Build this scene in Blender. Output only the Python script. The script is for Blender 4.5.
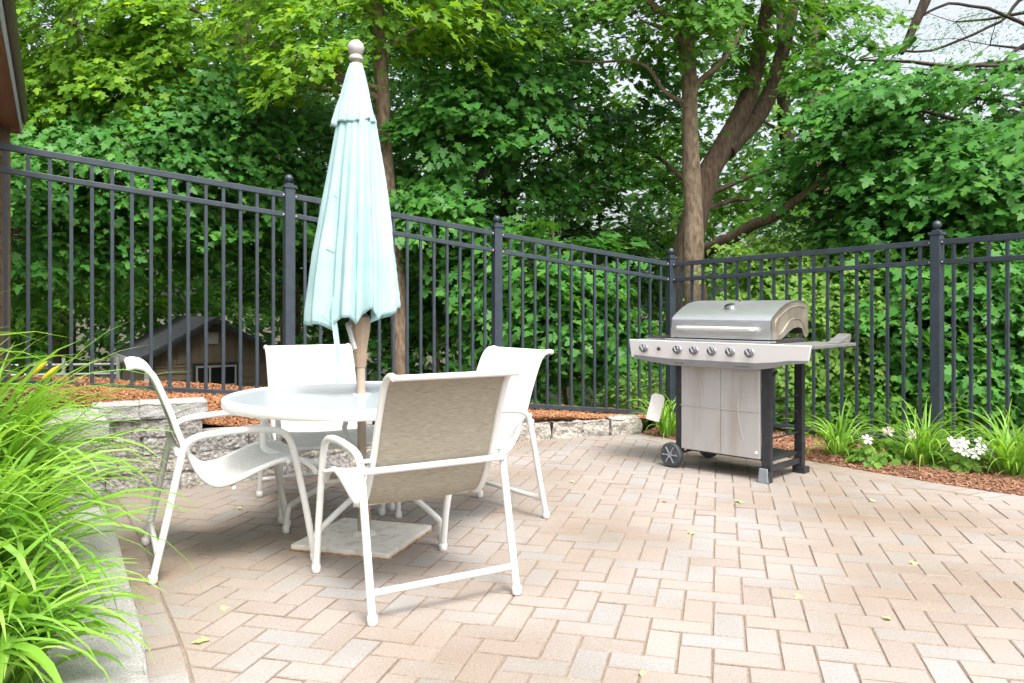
import bpy, bmesh, math, random
import numpy as np
from mathutils import Vector, Matrix, noise
R = math.radians
random.seed(7); rng = np.random.default_rng(11)
for o in list(bpy.data.objects): bpy.data.objects.remove(o)
scene = bpy.context.scene
C = scene.collection
# ------------------------------------------------------------------ camera
FPX, HY, CH = 803.0, 306.0, 1.08
cam = bpy.data.objects.new('camera', bpy.data.cameras.new('camera')); C.objects.link(cam)
cam.location = (0, 0, CH); cam.rotation_euler = (R(90), 0, 0)
cam.data.sensor_width = 36; cam.data.lens = FPX / 1024 * 36
cam.data.shift_y = -(341.5 - HY) / 1024
cam.data.clip_start = .05; cam.data.clip_end = 600
scene.camera = cam
# ------------------------------------------------------------------ light
SUN_EL, SUN_AZ = 60, 155          # azimuth clockwise from +Y (north): from behind the camera, to the right
world = bpy.data.worlds.new('World'); scene.world = world; world.use_nodes = True
nt = world.node_tree; nt.nodes.clear()
sky = nt.nodes.new('ShaderNodeTexSky'); sky.sky_type = 'NISHITA'; sky.sun_disc = False
sky.sun_elevation = R(SUN_EL); sky.sun_rotation = R(SUN_AZ)
sky.air_density = 1.0; sky.dust_density = 6.0; sky.ozone_density = 0.6
hs = nt.nodes.new('ShaderNodeHueSaturation'); hs.inputs['Saturation'].default_value = .35
bg = nt.nodes.new('ShaderNodeBackground'); bg.inputs['Strength'].default_value = .15
wo = nt.nodes.new('ShaderNodeOutputWorld')
nt.links.new(sky.outputs[0], hs.inputs['Color']); nt.links.new(hs.outputs[0], bg.inputs[0]); nt.links.new(bg.outputs[0], wo.inputs[0])
sl = bpy.data.lights.new('sun', 'SUN'); sl.energy = 1.45; sl.angle = R(20); sl.color = (1, .97, .93)
sun = bpy.data.objects.new('sun', sl); C.objects.link(sun)
az = R(SUN_AZ); el = R(SUN_EL)
sd = Vector((math.sin(az) * math.cos(el), math.cos(az) * math.cos(el), math.sin(el)))
sun.rotation_euler = sd.to_track_quat('Z', 'Y').to_euler(); sun.location = (0, -3, 12)
scene.view_settings.view_transform = 'Standard'; scene.view_settings.look = 'None'
scene.view_settings.exposure = 1.24; scene.view_settings.gamma = 1
scene.view_settings.use_curve_mapping = False
scene.cycles.max_bounces = 8; scene.cycles.diffuse_bounces = 4; scene.cycles.transparent_max_bounces = 8

# ------------------------------------------------------------------ helpers
def W(px, py, Y):                       # a point of the place at distance Y in front of the camera
    return Vector(((px - 512) / FPX * Y, Y, CH - (py - HY) / FPX * Y))

class MB:
    def __init__(s): s.v = []; s.f = []; s.m = []; s.cur = 0
    def add(s, vs, fs):
        n = len(s.v); s.v.extend([tuple(p) for p in vs]); s.f.extend([tuple(n + i for i in f) for f in fs]); s.m.extend([s.cur] * len(fs))
    def box(s, c, size, rz=0, M=None):
        x, y, z = (k / 2 for k in size)
        P = [Vector(p) for p in ((-x,-y,-z),(x,-y,-z),(x,y,-z),(-x,y,-z),(-x,-y,z),(x,-y,z),(x,y,z),(-x,y,z))]
        if M is None: M = Matrix.Rotation(rz, 4, 'Z')
        s.add([Vector(c) + M @ p for p in P], [(0,3,2,1),(4,5,6,7),(0,1,5,4),(1,2,6,5),(2,3,7,6),(3,0,4,7)])
    def beam(s, a, b, w, h, up=(0,0,1)):
        a, b = Vector(a), Vector(b); d = (b - a).normalized(); up = Vector(up)
        side = d.cross(up).normalized(); u = side.cross(d).normalized() if abs(d.dot(up)) > .999 or True else up
        if abs(d.z) < .6 and tuple(up) == (0, 0, 1): u = Vector((0, 0, 1))
        q = [(-1,-1),(1,-1),(1,1),(-1,1)]
        vs = [p + side * (i * w / 2) + u * (j * h / 2) for p in (a, b) for i, j in q]
        s.add(vs, [(0,1,2,3),(7,6,5,4),(0,4,5,1),(1,5,6,2),(2,6,7,3),(3,7,4,0)])
    def tube(s, pts, r, n=10, caps=True):
        pts = [Vector(p) for p in pts]; k = len(pts)
        rr = r if isinstance(r, (list, tuple)) else [r] * k
        t0 = (pts[1] - pts[0]).normalized()
        a = t0.cross(Vector((0, 0, 1)));
        if a.length < .05: a = t0.cross(Vector((1, 0, 0)))
        a.normalize(); vs = []
        for i, p in enumerate(pts):
            t = (pts[min(i+1, k-1)] - pts[max(i-1, 0)]).normalized()
            a = (a - t * a.dot(t)).normalized(); b = t.cross(a)
            for j in range(n):
                th = 2 * math.pi * j / n
                vs.append(p + (a * math.cos(th) + b * math.sin(th)) * rr[i])
        fs = [(i*n+j, i*n+(j+1) % n, (i+1)*n+(j+1) % n, (i+1)*n+j) for i in range(k-1) for j in range(n)]
        if caps: fs += [tuple(range(n-1, -1, -1)), tuple((k-1)*n+j for j in range(n))]
        s.add(vs, fs)
    def lathe(s, prof, c=(0,0,0), n=24, M=None):
        M = M or Matrix.Identity(4); c = Vector(c)
        vs = [c + M @ Vector((r * math.cos(2*math.pi*j/n), r * math.sin(2*math.pi*j/n), z)) for r, z in prof for j in range(n)]
        k = len(prof)
        fs = [(i*n+j, i*n+(j+1) % n, (i+1)*n+(j+1) % n, (i+1)*n+j) for i in range(k-1) for j in range(n)]
        fs += [tuple(range(n-1, -1, -1)), tuple((k-1)*n+j for j in range(n))]
        s.add(vs, fs)
    def prism(s, poly, h0, h1, f):      # poly of (a,b); f(a,b,h) -> point
        n = len(poly); s.add([f(a, b, h0) for a, b in poly] + [f(a, b, h1) for a, b in poly],
            [tuple(range(n-1, -1, -1)), tuple(range(n, 2*n))] + [(i, (i+1) % n, n+(i+1) % n, n+i) for i in range(n)])
    def build(s, name, mats, parent=None, smooth=0, loc=None):
        me = bpy.data.meshes.new(name); me.from_pydata(s.v, [], s.f)
        if not isinstance(mats, (list, tuple)): mats = [mats]
        for m in mats: me.materials.append(m)
        if len(mats) > 1: me.polygons.foreach_set('material_index', s.m)
        if smooth:
            me.polygons.foreach_set('use_smooth', [True] * len(me.polygons)); me.update()
            me.set_sharp_from_angle(angle=R(smooth))
        me.update()
        o = bpy.data.objects.new(name, me); C.objects.link(o)
        if parent: o.parent = parent
        return o

def bevel(o, w=.004, seg=2):
    m = o.modifiers.new('bevel', 'BEVEL'); m.width = w; m.segments = seg; m.limit_method = 'ANGLE'; m.angle_limit = R(40)
    return o
def tag(o, label, cat, group=None, kind=None):
    o['label'] = label; o['category'] = cat
    if group: o['group'] = group
    if kind: o['kind'] = kind
    return o
def struct(o, kind='structure'):
    o['kind'] = kind; return o
def empty(name, loc=(0,0,0), rz=0):
    o = bpy.data.objects.new(name, None); C.objects.link(o); o.location = loc; o.rotation_euler = (0, 0, rz)
    o.empty_display_size = .1; return o
def kids(o): return [x for x in bpy.data.objects if x.parent == o]
def copy_tree(o, parent=None):
    c = o.copy(); C.objects.link(c)
    if parent: c.parent = parent
    for ch in kids(o): copy_tree(ch, c)
    return c
def smooth_path(pts, n=6):
    pts = [Vector(p) for p in pts]; P = [pts[0]] + pts + [pts[-1]]; out = []
    for i in range(1, len(P) - 2):
        a, b, c, d = P[i-1], P[i], P[i+1], P[i+2]
        for j in range(n):
            t = j / n
            out.append(.5 * ((2*b) + (c-a)*t + (2*a-5*b+4*c-d)*t*t + (3*b-3*c+d-a)*t**3))
    out.append(pts[-1]); return out
def lerp_list(v, n):                    # matches smooth_path sampling
    out = []
    for i in range(len(v) - 1):
        for j in range(n): out.append(v[i] + (v[i+1] - v[i]) * j / n)
    out.append(v[-1]); return out

# ------------------------------------------------------------------ materials
def mat(name, col, rough=.6, metal=0, col2=None, scale=8, bump=0, bscale=40, detail=4, coords='Object', spec=None, stretch=None, contrast=(.35,.65)):
    m = bpy.data.materials.new(name); m.use_nodes = True; t = m.node_tree; b = t.nodes['Principled BSDF']
    b.inputs['Base Color'].default_value = (*col, 1); b.inputs['Roughness'].default_value = rough; b.inputs['Metallic'].default_value = metal
    if spec is not None: b.inputs['Specular IOR Level'].default_value = spec
    tc = t.nodes.new('ShaderNodeTexCoord'); vec = tc.outputs[coords]
    if stretch:
        mp = t.nodes.new('ShaderNodeMapping'); mp.inputs['Scale'].default_value = stretch; t.links.new(vec, mp.inputs[0]); vec = mp.outputs[0]
    if col2:
        n = t.nodes.new('ShaderNodeTexNoise'); n.inputs['Scale'].default_value = scale; n.inputs['Detail'].default_value = detail
        t.links.new(vec, n.inputs['Vector'])
        r = t.nodes.new('ShaderNodeValToRGB'); r.color_ramp.elements[0].position = contrast[0]; r.color_ramp.elements[1].position = contrast[1]
        r.color_ramp.elements[0].color = (*col, 1); r.color_ramp.elements[1].color = (*col2, 1)
        t.links.new(n.outputs['Fac'], r.inputs[0]); t.links.new(r.outputs[0], b.inputs['Base Color'])
    if bump:
        n = t.nodes.new('ShaderNodeTexNoise'); n.inputs['Scale'].default_value = bscale; n.inputs['Detail'].default_value = 5
        t.links.new(vec, n.inputs['Vector'])
        bp = t.nodes.new('ShaderNodeBump'); bp.inputs['Strength'].default_value = bump; bp.inputs['Distance'].default_value = .01
        t.links.new(n.outputs['Fac'], bp.inputs['Height']); t.links.new(bp.outputs[0], b.inputs['Normal'])
    return m

def island_mat(name, cols, rough=.8, bump=.3, bscale=120, stain=None, fine=.12, bdist=.004):
    """each separate piece takes its own colour from a list; fine speckle and optional broad stains"""
    m = bpy.data.materials.new(name); m.use_nodes = True; t = m.node_tree; b = t.nodes['Principled BSDF']; b.inputs['Roughness'].default_value = rough
    g = t.nodes.new('ShaderNodeNewGeometry'); r = t.nodes.new('ShaderNodeValToRGB'); r.color_ramp.interpolation = 'LINEAR'
    el = r.color_ramp.elements
    while len(el) < len(cols): el.new(.5)
    for i, c in enumerate(cols): el[i].position = i / (len(cols) - 1); el[i].color = (*c, 1)
    t.links.new(g.outputs['Random Per Island'], r.inputs[0])
    tc = t.nodes.new('ShaderNodeTexCoord'); n = t.nodes.new('ShaderNodeTexNoise'); n.inputs['Scale'].default_value = bscale; n.inputs['Detail'].default_value = 6
    t.links.new(tc.outputs['Object'], n.inputs['Vector'])
    mr = t.nodes.new('ShaderNodeMapRange'); mr.inputs['From Min'].default_value = .3; mr.inputs['From Max'].default_value = .7
    mr.inputs['To Min'].default_value = 1 - fine; mr.inputs['To Max'].default_value = 1 + fine
    t.links.new(n.outputs['Fac'], mr.inputs[0])
    mx = t.nodes.new('ShaderNodeMix'); mx.data_type = 'RGBA'; mx.blend_type = 'MULTIPLY'; mx.inputs['Factor'].default_value = 1
    t.links.new(r.outputs[0], mx.inputs['A']); t.links.new(mr.outputs[0], mx.inputs['B']); out = mx.outputs['Result']
    if stain:
        n2 = t.nodes.new('ShaderNodeTexNoise'); n2.inputs['Scale'].default_value = stain[1]; n2.inputs['Detail'].default_value = 5
        t.links.new(tc.outputs['Object'], n2.inputs['Vector'])
        r2 = t.nodes.new('ShaderNodeValToRGB'); r2.color_ramp.elements[0].position = .42; r2.color_ramp.elements[1].position = .68
        r2.color_ramp.elements[0].color = (1, 1, 1, 1); r2.color_ramp.elements[1].color = (*stain[0], 1)
        t.links.new(n2.outputs['Fac'], r2.inputs[0])
        m2 = t.nodes.new('ShaderNodeMix'); m2.data_type = 'RGBA'; m2.blend_type = 'MULTIPLY'; m2.inputs['Factor'].default_value = 1
        t.links.new(out, m2.inputs['A']); t.links.new(r2.outputs[0], m2.inputs['B']); out = m2.outputs['Result']
    t.links.new(out, b.inputs['Base Color'])
    bp = t.nodes.new('ShaderNodeBump'); bp.inputs['Strength'].default_value = bump; bp.inputs['Distance'].default_value = bdist
    t.links.new(n.outputs['Fac'], bp.inputs['Height']); t.links.new(bp.outputs[0], b.inputs['Normal'])
    return m

def leaf_mat(name, cols, trans=.4, rough=.6, tcol=None, coat=.22):
    m = bpy.data.materials.new(name); m.use_nodes = True; t = m.node_tree; b = t.nodes['Principled BSDF']; out = t.nodes['Material Output']
    b.inputs['Roughness'].default_value = rough; b.inputs['Specular IOR Level'].default_value = coat
    g = t.nodes.new('ShaderNodeNewGeometry'); r = t.nodes.new('ShaderNodeValToRGB'); el = r.color_ramp.elements
    while len(el) < len(cols): el.new(.5)
    for i, c in enumerate(cols): el[i].position = i / (len(cols) - 1); el[i].color = (*c, 1)
    t.links.new(g.outputs['Random Per Island'], r.inputs[0]); t.links.new(r.outputs[0], b.inputs['Base Color'])
    tr = t.nodes.new('ShaderNodeBsdfTranslucent'); mx = t.nodes.new('ShaderNodeMixShader'); mx.inputs[0].default_value = trans
    gm = t.nodes.new('ShaderNodeMix'); gm.data_type = 'RGBA'; gm.blend_type = 'MULTIPLY'; gm.inputs['Factor'].default_value = 1
    gm.inputs['B'].default_value = (*(tcol or (1.9, 1.7, .7)), 1)
    t.links.new(r.outputs[0], gm.inputs['A']); t.links.new(gm.outputs['Result'], tr.inputs[0])
    t.links.new(b.outputs[0], mx.inputs[1]); t.links.new(tr.outputs[0], mx.inputs[2]); t.links.new(mx.outputs[0], out.inputs[0])
    return m

M = {}
M['paver'] = island_mat('paver', [(.295,.252,.222),(.315,.272,.242),(.285,.246,.22),(.325,.283,.25),(.285,.275,.265),(.31,.267,.235),(.295,.284,.274),(.312,.27,.24)], rough=.85, stain=((.70,.61,.49), .75), fine=.18)
M['paver_edge'] = island_mat('paver_chamfer', [(.20,.155,.12),(.25,.20,.16),(.22,.175,.14)], rough=.9, bump=.3, fine=.25)
M['sand'] = mat('joint_sand', (.19,.145,.11), .95, col2=(.28,.215,.165), scale=60, bump=.5)
M['wall_block'] = island_mat('wall_block', [(.27,.26,.25),(.34,.325,.30),(.22,.215,.21),(.35,.325,.285),(.30,.29,.285)], rough=.95, bump=1, bscale=48, fine=.5, bdist=.02)
M['cap'] = island_mat('cap_stone', [(.40,.39,.375),(.36,.355,.34),(.43,.415,.395)], rough=.95, bump=1, bscale=130, fine=.25, bdist=.008)
M['cobble'] = island_mat('cobble', [(.38,.36,.32),(.32,.31,.29),(.42,.385,.33),(.35,.335,.32)], rough=.95, bump=1, bscale=40, fine=.4, bdist=.02)
M['mulch'] = mat('mulch_base', (.16,.07,.03), .95, col2=(.34,.17,.08), scale=45, bump=1, bscale=60)
M['chip'] = island_mat('wood_chip', [(.20,.08,.035),(.42,.19,.08),(.32,.13,.05),(.55,.30,.15),(.26,.11,.05),(.48,.26,.13)], rough=.9, bump=.5, fine=.2)
M['chip_dark'] = island_mat('wood_chip_dark', [(.15,.07,.045),(.34,.17,.10),(.25,.115,.07),(.48,.30,.20)], rough=.9, bump=.5, fine=.2)
M['soil'] = mat('woodland_soil', (.035,.028,.015), .95, col2=(.07,.07,.03), scale=3, bump=.6, bscale=8)
M['fence'] = mat('fence_paint', (.024,.036,.050), .42, col2=(.036,.050,.066), scale=14, spec=.6, bump=.05, bscale=200)
M['white'] = mat('white_powder_coat', (.74,.74,.73), .35, col2=(.70,.69,.67), scale=12)
M['sling_w'] = mat('sling_front', (.68,.68,.65), .7, col2=(.60,.59,.565), scale=4, stretch=(6,6,80), bump=.15, bscale=200)
M['sling_t'] = mat('sling_back', (.25,.225,.17), .75, col2=(.45,.42,.335), scale=3, stretch=(11,11,190), bump=.3, bscale=60, contrast=(.28,.72))
M['rim'] = mat('table_rim', (.80,.80,.79), .4, col2=(.75,.75,.73), scale=10)
M['tan'] = mat('umbrella_pole_tan', (.42,.33,.26), .45, col2=(.36,.28,.21), scale=20)
M['tan_dark'] = mat('crank_housing', (.40,.29,.20), .5, col2=(.34,.24,.17), scale=20)
M['canopy'] = mat('aqua_canvas', (.32,.49,.50), .85, col2=(.38,.54,.545), scale=6, bump=.12, bscale=250)
M['finial'] = mat('finial_white', (.48,.475,.46), .5, col2=(.42,.40,.38), scale=30)
M['base_plate'] = mat('painted_plate', (.74,.71,.66), .7, col2=(.52,.46,.38), scale=22, bump=.4, bscale=60, contrast=(.5,.75))
M['rust'] = mat('rusty_edge', (.35,.17,.06), .9, col2=(.55,.38,.2), scale=30)
M['steel'] = mat('brushed_steel', (.70,.71,.72), .36, .9, col2=(.62,.63,.64), scale=9, stretch=(1,1,14), bump=.05, bscale=90)
M['steel_side'] = mat('steel_side', (.50,.45,.37), .5, .8, col2=(.34,.30,.24), scale=9, bump=.1, bscale=30)
M['console'] = mat('console_steel', (.84,.845,.85), .42, .15, col2=(.80,.805,.81), scale=3, stretch=(1,1,8))
M['door'] = mat('door_steel', (.53,.525,.525), .42, .55, col2=(.43,.40,.365), scale=2.2, stretch=(5,5,.8), contrast=(.45,.75), bump=.05, bscale=30)
M['black'] = mat('black_paint', (.018,.020,.024), .45, col2=(.03,.032,.036), scale=20)
M['black_iron'] = mat('cast_iron', (.03,.03,.032), .6, col2=(.06,.055,.05), scale=30, bump=.3)
M['rubber'] = mat('wheel_plastic', (.045,.05,.055), .55, col2=(.07,.075,.08), scale=30)
M['grey_plastic'] = mat('grey_plastic', (.22,.24,.27), .5, col2=(.26,.28,.31), scale=20)
M['chrome'] = mat('chrome_knob', (.42,.43,.45), .2, 1, col2=(.35,.35,.37), scale=30)
M['shelf_grey'] = mat('shelf_grey', (.33,.33,.32), .45, .6, col2=(.27,.27,.26), scale=12)
M['handle'] = mat('handle_bright', (.82,.82,.81), .3, .3, col2=(.75,.75,.74), scale=12)
M['lip'] = mat('console_lip_grey', (.30,.31,.325), .45, .4, col2=(.27,.28,.29), scale=8)
M['ink'] = mat('logo_ink', (.10,.10,.12), .5, col2=(.13,.13,.15), scale=30)
M['paper'] = mat('paper_tag', (.82,.80,.76), .8, col2=(.76,.74,.70), scale=10)
M['siding_brown'] = mat('brown_siding', (.17,.125,.08), .75, col2=(.21,.16,.105), scale=5, stretch=(1,1,8), bump=.1)
M['shed_siding'] = mat('shed_siding', (.19,.148,.10), .8, col2=(.225,.178,.12), scale=4, bump=.1)
M['shed_trim'] = mat('shed_trim', (.45,.43,.40), .7, col2=(.52,.50,.47), scale=10)
M['dark_trim'] = mat('dark_trim', (.02,.03,.025), .6, col2=(.03,.04,.035), scale=10)
M['shingle'] = mat('shingle', (.035,.037,.042), .9, col2=(.075,.078,.085), scale=25, bump=.5, bscale=60)
M['glass_dark'] = mat('window_glass', (.015,.018,.02), .08, col2=(.03,.035,.03), scale=3)
M['soffit'] = mat('soffit_brown', (.20,.095,.05), .6, col2=(.24,.12,.065), scale=6)
M['gutter'] = mat('gutter_dark', (.05,.03,.022), .45, col2=(.065,.042,.03), scale=10)
M['gutter_edge'] = mat('drip_edge', (.33,.35,.36), .5, col2=(.28,.30,.31), scale=10)
M['bark_tan'] = mat('bark_tan', (.10,.068,.042), .95, col2=(.27,.205,.14), scale=7, stretch=(4,4,1.6), bump=1, bscale=26, contrast=(.3,.7))
M['bark_brown'] = mat('bark_brown', (.06,.038,.024), .95, col2=(.17,.12,.082), scale=6, stretch=(5,5,1.4), bump=1, bscale=26, contrast=(.3,.7))
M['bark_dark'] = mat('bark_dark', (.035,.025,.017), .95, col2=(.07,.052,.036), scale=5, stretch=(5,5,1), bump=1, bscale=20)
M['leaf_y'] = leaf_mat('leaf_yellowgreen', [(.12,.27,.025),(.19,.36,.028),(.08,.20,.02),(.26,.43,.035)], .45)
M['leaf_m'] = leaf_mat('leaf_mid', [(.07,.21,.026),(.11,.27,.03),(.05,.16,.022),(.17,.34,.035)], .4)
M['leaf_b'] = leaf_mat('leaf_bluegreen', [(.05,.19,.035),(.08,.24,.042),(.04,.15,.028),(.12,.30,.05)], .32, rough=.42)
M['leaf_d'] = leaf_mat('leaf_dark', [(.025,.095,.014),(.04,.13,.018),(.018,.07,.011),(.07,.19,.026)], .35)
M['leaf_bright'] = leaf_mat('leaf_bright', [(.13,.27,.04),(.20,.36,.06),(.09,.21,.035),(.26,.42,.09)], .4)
M['lily'] = leaf_mat('daylily_blade', [(.17,.37,.045),(.24,.46,.06),(.11,.27,.03),(.34,.56,.13),(.20,.42,.055)], .4, rough=.45, tcol=(1.5,1.4,.6))
M['straw'] = leaf_mat('dry_blade', [(.36,.26,.12),(.28,.19,.09),(.42,.34,.16)], .2, tcol=(1.1,1,.7))
M['bud'] = leaf_mat('yellow_bud', [(.62,.48,.03),(.72,.58,.06)], .3, tcol=(1.2,1.1,.6))
M['petal'] = leaf_mat('white_petal', [(.80,.76,.78),(.84,.80,.82)], .3, tcol=(1,.95,.97))
M['petal_pink'] = leaf_mat('pink_petal', [(.74,.52,.56),(.80,.62,.66)], .3, tcol=(1,.9,.92))
M['fallen'] = leaf_mat('fallen_leaf', [(.42,.50,.18),(.50,.55,.25)], .2)
M['chainlink'] = mat('grey_rail', (.42,.42,.42), .6, col2=(.5,.5,.5), scale=10)

def glass_mat():
    m = bpy.data.materials.new('frosted_glass'); m.use_nodes = True; b = m.node_tree.nodes['Principled BSDF']
    b.inputs['Base Color'].default_value = (.54,.60,.63,1); b.inputs['Roughness'].default_value = .3
    b.inputs['Transmission Weight'].default_value = .45; b.inputs['IOR'].default_value = 1.3
    t = m.node_tree; n = t.nodes.new('ShaderNodeTexVoronoi'); n.inputs['Scale'].default_value = 120
    tc = t.nodes.new('ShaderNodeTexCoord'); t.links.new(tc.outputs['Object'], n.inputs['Vector'])
    bp = t.nodes.new('ShaderNodeBump'); bp.inputs['Strength'].default_value = .25; bp.inputs['Distance'].default_value = .002
    t.links.new(n.outputs['Distance'], bp.inputs['Height']); t.links.new(bp.outputs[0], b.inputs['Normal'])
    return m
M['frost'] = glass_mat()

# ------------------------------------------------------------------ layout curves
FENCE_L = [(-3.40,4.53,2.09,.695), (-1.602,5.77,1.892,.455), (-.124,6.63,1.695,.29), (1.465,7.4,1.481,.103)]   # x, y, top of top rail, top of bottom rail
FENCE_R = [(1.465,7.4,1.481,.103), (3.017,5.7,1.552,.129), (4.25,3.85,1.57,.12), (5.3,1.9,1.58,.12)]
FL = [Vector((p[0], p[1])) for p in FENCE_L]; FR = [Vector((p[0], p[1])) for p in FENCE_R]
BACK = [Vector((-9,1.0))] + FL + FR[1:] + [Vector((7.5,-2.5))]
def sdist(x, y, poly=BACK):
    """distance to the fence line, positive beyond it"""
    best = 1e9; sg = 1; p = Vector((x, y))
    for a, b in zip(poly[:-1], poly[1:]):
        d = b - a; t = max(0, min(1, (p - a).dot(d) / d.length_squared)); q = a + d * t; L = (p - q).length
        if L < best - 1e-6: best = L; sg = 1 if d.x * (p.y - a.y) - d.y * (p.x - a.x) > 0 else -1
    return best * sg
def smst(a, b, x): t = max(0, min(1, (x - a) / (b - a))); return t*t*(3-2*t)
def ground_z(x, y):
    d = sdist(x, y)
    z = -.09 - 1.95 * smst(1.2, 8.0, d)
    if d > 9: z += .25 * noise.noise(Vector((x*.12, y*.12, 0)))
    return z
def build_ground():
    def axis(): 
        a = list(np.linspace(-14, 14, 57)); s = 14; st = .7
        while s < 260: st *= 1.25; s += st; a = [-s] + a + [s]
        return a
    xs = axis(); ys = [v + 6 for v in xs]; mb = MB(); n = len(xs)
    mb.add([(x, y, ground_z(x, y)) for y in ys for x in xs], [(j*n+i, j*n+i+1, (j+1)*n+i+1, (j+1)*n+i) for j in range(n-1) for i in range(n-1)])
    struct(mb.build('ground', M['soil'], smooth=80))
build_ground()

# patio outline (front faces of walls and kerbs, edge of the right-hand bed)
KERB = [(.35,-1.0), (-.25,.6), (-.70,1.55), (-1.04,2.30), (-1.43,2.98), (-1.72,3.5), (-2.03,4.0), (-2.22,4.3), (-2.42,4.60)]
WALL = [(-2.42,4.60), (-2.02,4.72), (-1.56,5.02), (-1.03,5.45), (-.55,5.92), (-.12,6.31), (.45,6.60), (1.10,6.82)]
EDGE = [(1.10,6.82), (1.35,6.42), (1.70,5.98), (2.08,5.60), (2.58,4.90), (2.91,4.56), (3.35,4.05), (3.85,3.2), (4.3,2.2), (4.7,.9), (5.0,-1.0)]
OUT = [Vector(p) for p in KERB + WALL[1:] + EDGE[1:]]
def inside(x, y, poly=OUT):
    c = False; n = len(poly); j = n - 1
    for i in range(n):
        a, b = poly[i], poly[j]
        if (a.y > y) != (b.y > y) and x < (b.x - a.x) * (y - a.y) / (b.y - a.y) + a.x: c = not c
        j = i
    return c
def offset_line(line, d):
    line = [Vector(p) for p in line]; out = []
    for i, p in enumerate(line):
        t = (line[min(i+1, len(line)-1)] - line[max(i-1, 0)]).normalized()
        out.append(p + Vector((-t.y, t.x)) * d)
    return out
def resample(line, step=None, n=None):
    line = [Vector(p) for p in line]; L = [0]
    for a, b in zip(line[:-1], line[1:]): L.append(L[-1] + (b - a).length)
    n = n or max(2, int(round(L[-1] / step)) + 1); out = []
    for k in range(n):
        s = L[-1] * k / (n - 1); i = 0
        while i < len(L) - 2 and L[i+1] < s: i += 1
        out.append(line[i].lerp(line[i+1], (s - L[i]) / (L[i+1] - L[i])))
    return out

def brick(mb, poly, z=0., th=.05, bv=.005):
    c = sum(poly, Vector((0, 0))) / len(poly); n = len(poly)
    tx, ty = random.gauss(0, .008), random.gauss(0, .008); dz = random.gauss(0, .0008)
    f = lambda p, zz: (p.x, p.y, z + zz + dz + tx*(p.x-c.x) + ty*(p.y-c.y))
    inn = []
    for p in poly:
        d = p - c; L = d.length; inn.append(c + d * max(.3, (L - bv*1.3) / max(L, 1e-4)))
    k = len(mb.f)
    mb.add([f(p, -th) for p in poly] + [f(p, -bv*.6) for p in poly] + [f(p, 0) for p in inn],
        [(i, (i+1) % n, n+(i+1) % n, n+i) for i in range(n)] + [(n+i, n+(i+1) % n, 2*n+(i+1) % n, 2*n+i) for i in range(n)] + [tuple(range(2*n, 3*n))])
    for i in range(k, k + 2*n): mb.m[i] = 1
def clip(poly, a, b):
    """keep the side to the right of a->b"""
    out = []; s = lambda p: (b.x-a.x)*(p.y-a.y) - (b.y-a.y)*(p.x-a.x)
    for i in range(len(poly)):
        p, q = poly[i], poly[(i+1) % len(poly)]; sp, sq = s(p), s(q)
        if sp <= 0: out.append(p)
        if (sp < 0 < sq) or (sq < 0 < sp): out.append(p + (q - p) * (sp / (sp - sq)))
    return out
def build_patio():
    U = .1032; TH = -.2514; OX, OY = 4.245, 33.284
    SOLD = .115
    KS = resample([Vector((p.x, p.y)) for p in smooth_path([(a, b, 0) for a, b in KERB], 5)], step=.16); left_in = offset_line(KS, -SOLD); right_in = offset_line(EDGE, -.20)
    inner = left_in + [Vector(p) for p in WALL[1:-1]] + right_in
    c, s = math.cos(TH), math.sin(TH)
    w2 = lambda u, v: Vector(((OX + c*u - s*v) * U, (OY + s*u + c*v) * U))
    segs = list(zip(inner[:-1], inner[1:])); mb = MB(); g = .016
    for k in range(-90, 90):
        for j in range(-60, 60):
            u0 = k + 2*j; v0 = -k + 2*j
            for (a, b, wx, wy) in ((u0, v0, 2, 1), (u0+2, v0, 1, 2)):
                cen = w2(a + wx/2, b + wy/2)
                if cen.y < -1 or cen.y > 7.2 or abs(cen.x) > 5.2: continue
                # lattice offset: H brick top-left corner sits on the lattice
                P = [w2(a+g, b-1+g), w2(a+wx-g, b-1+g), w2(a+wx-g, b-1+wy-g), w2(a+g, b-1+wy-g)]
                ins = [inside(p.x, p.y, inner) for p in P]
                if not any(ins): continue
                if not all(ins):
                    for p, q in segs:
                        m = (p + q) / 2
                        cc = sum(P, Vector((0, 0))) / len(P) if P else None
                        if cc is None: break
                        d = q - p; t = (cc - p).dot(d) / d.length_squared
                        if -.12 < t < 1.12 and abs((cc - p).cross(d)) / d.length < .16: P = clip(P, p, q)
                        if len(P) < 3: break
                if len(P) >= 3: 
                    area = abs(sum(P[i].cross(P[(i+1) % len(P)]) for i in range(len(P)))) / 2
                    if area > .0006: brick(mb, P)
    # soldier courses along the kerb and along the bed
    def soldier(outer, inner_, step, z=.0):
        n = max(2, int(sum((Vector(b)-Vector(a)).length for a, b in zip(outer[:-1], outer[1:])) / step))
        o = resample(outer, n=n+1); i_ = resample(inner_, n=n+1)
        for k in range(n):
            e = .03; P = [o[k].lerp(o[k+1], e), i_[k].lerp(i_[k+1], e), i_[k].lerp(i_[k+1], 1-e), o[k].lerp(o[k+1], 1-e)]
            if sum(P[q].cross(P[(q+1) % 4]) for q in range(4)) < 0: P.reverse()
            brick(mb, P, z)
    soldier(offset_line(KS, .06), offset_line(KS, -SOLD+.004), .105)
    soldier(EDGE, offset_line(EDGE, -.196), .105)
    struct(mb.build('patio', [M['paver'], M['paver_edge']]))
    mb = MB(); P = OUT
    mb.add([(p.x, p.y, -.0045) for p in P], [tuple(range(len(P)-1, -1, -1))])
    struct(mb.build('patio_joint_sand', M['sand']))
build_patio()

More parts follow.
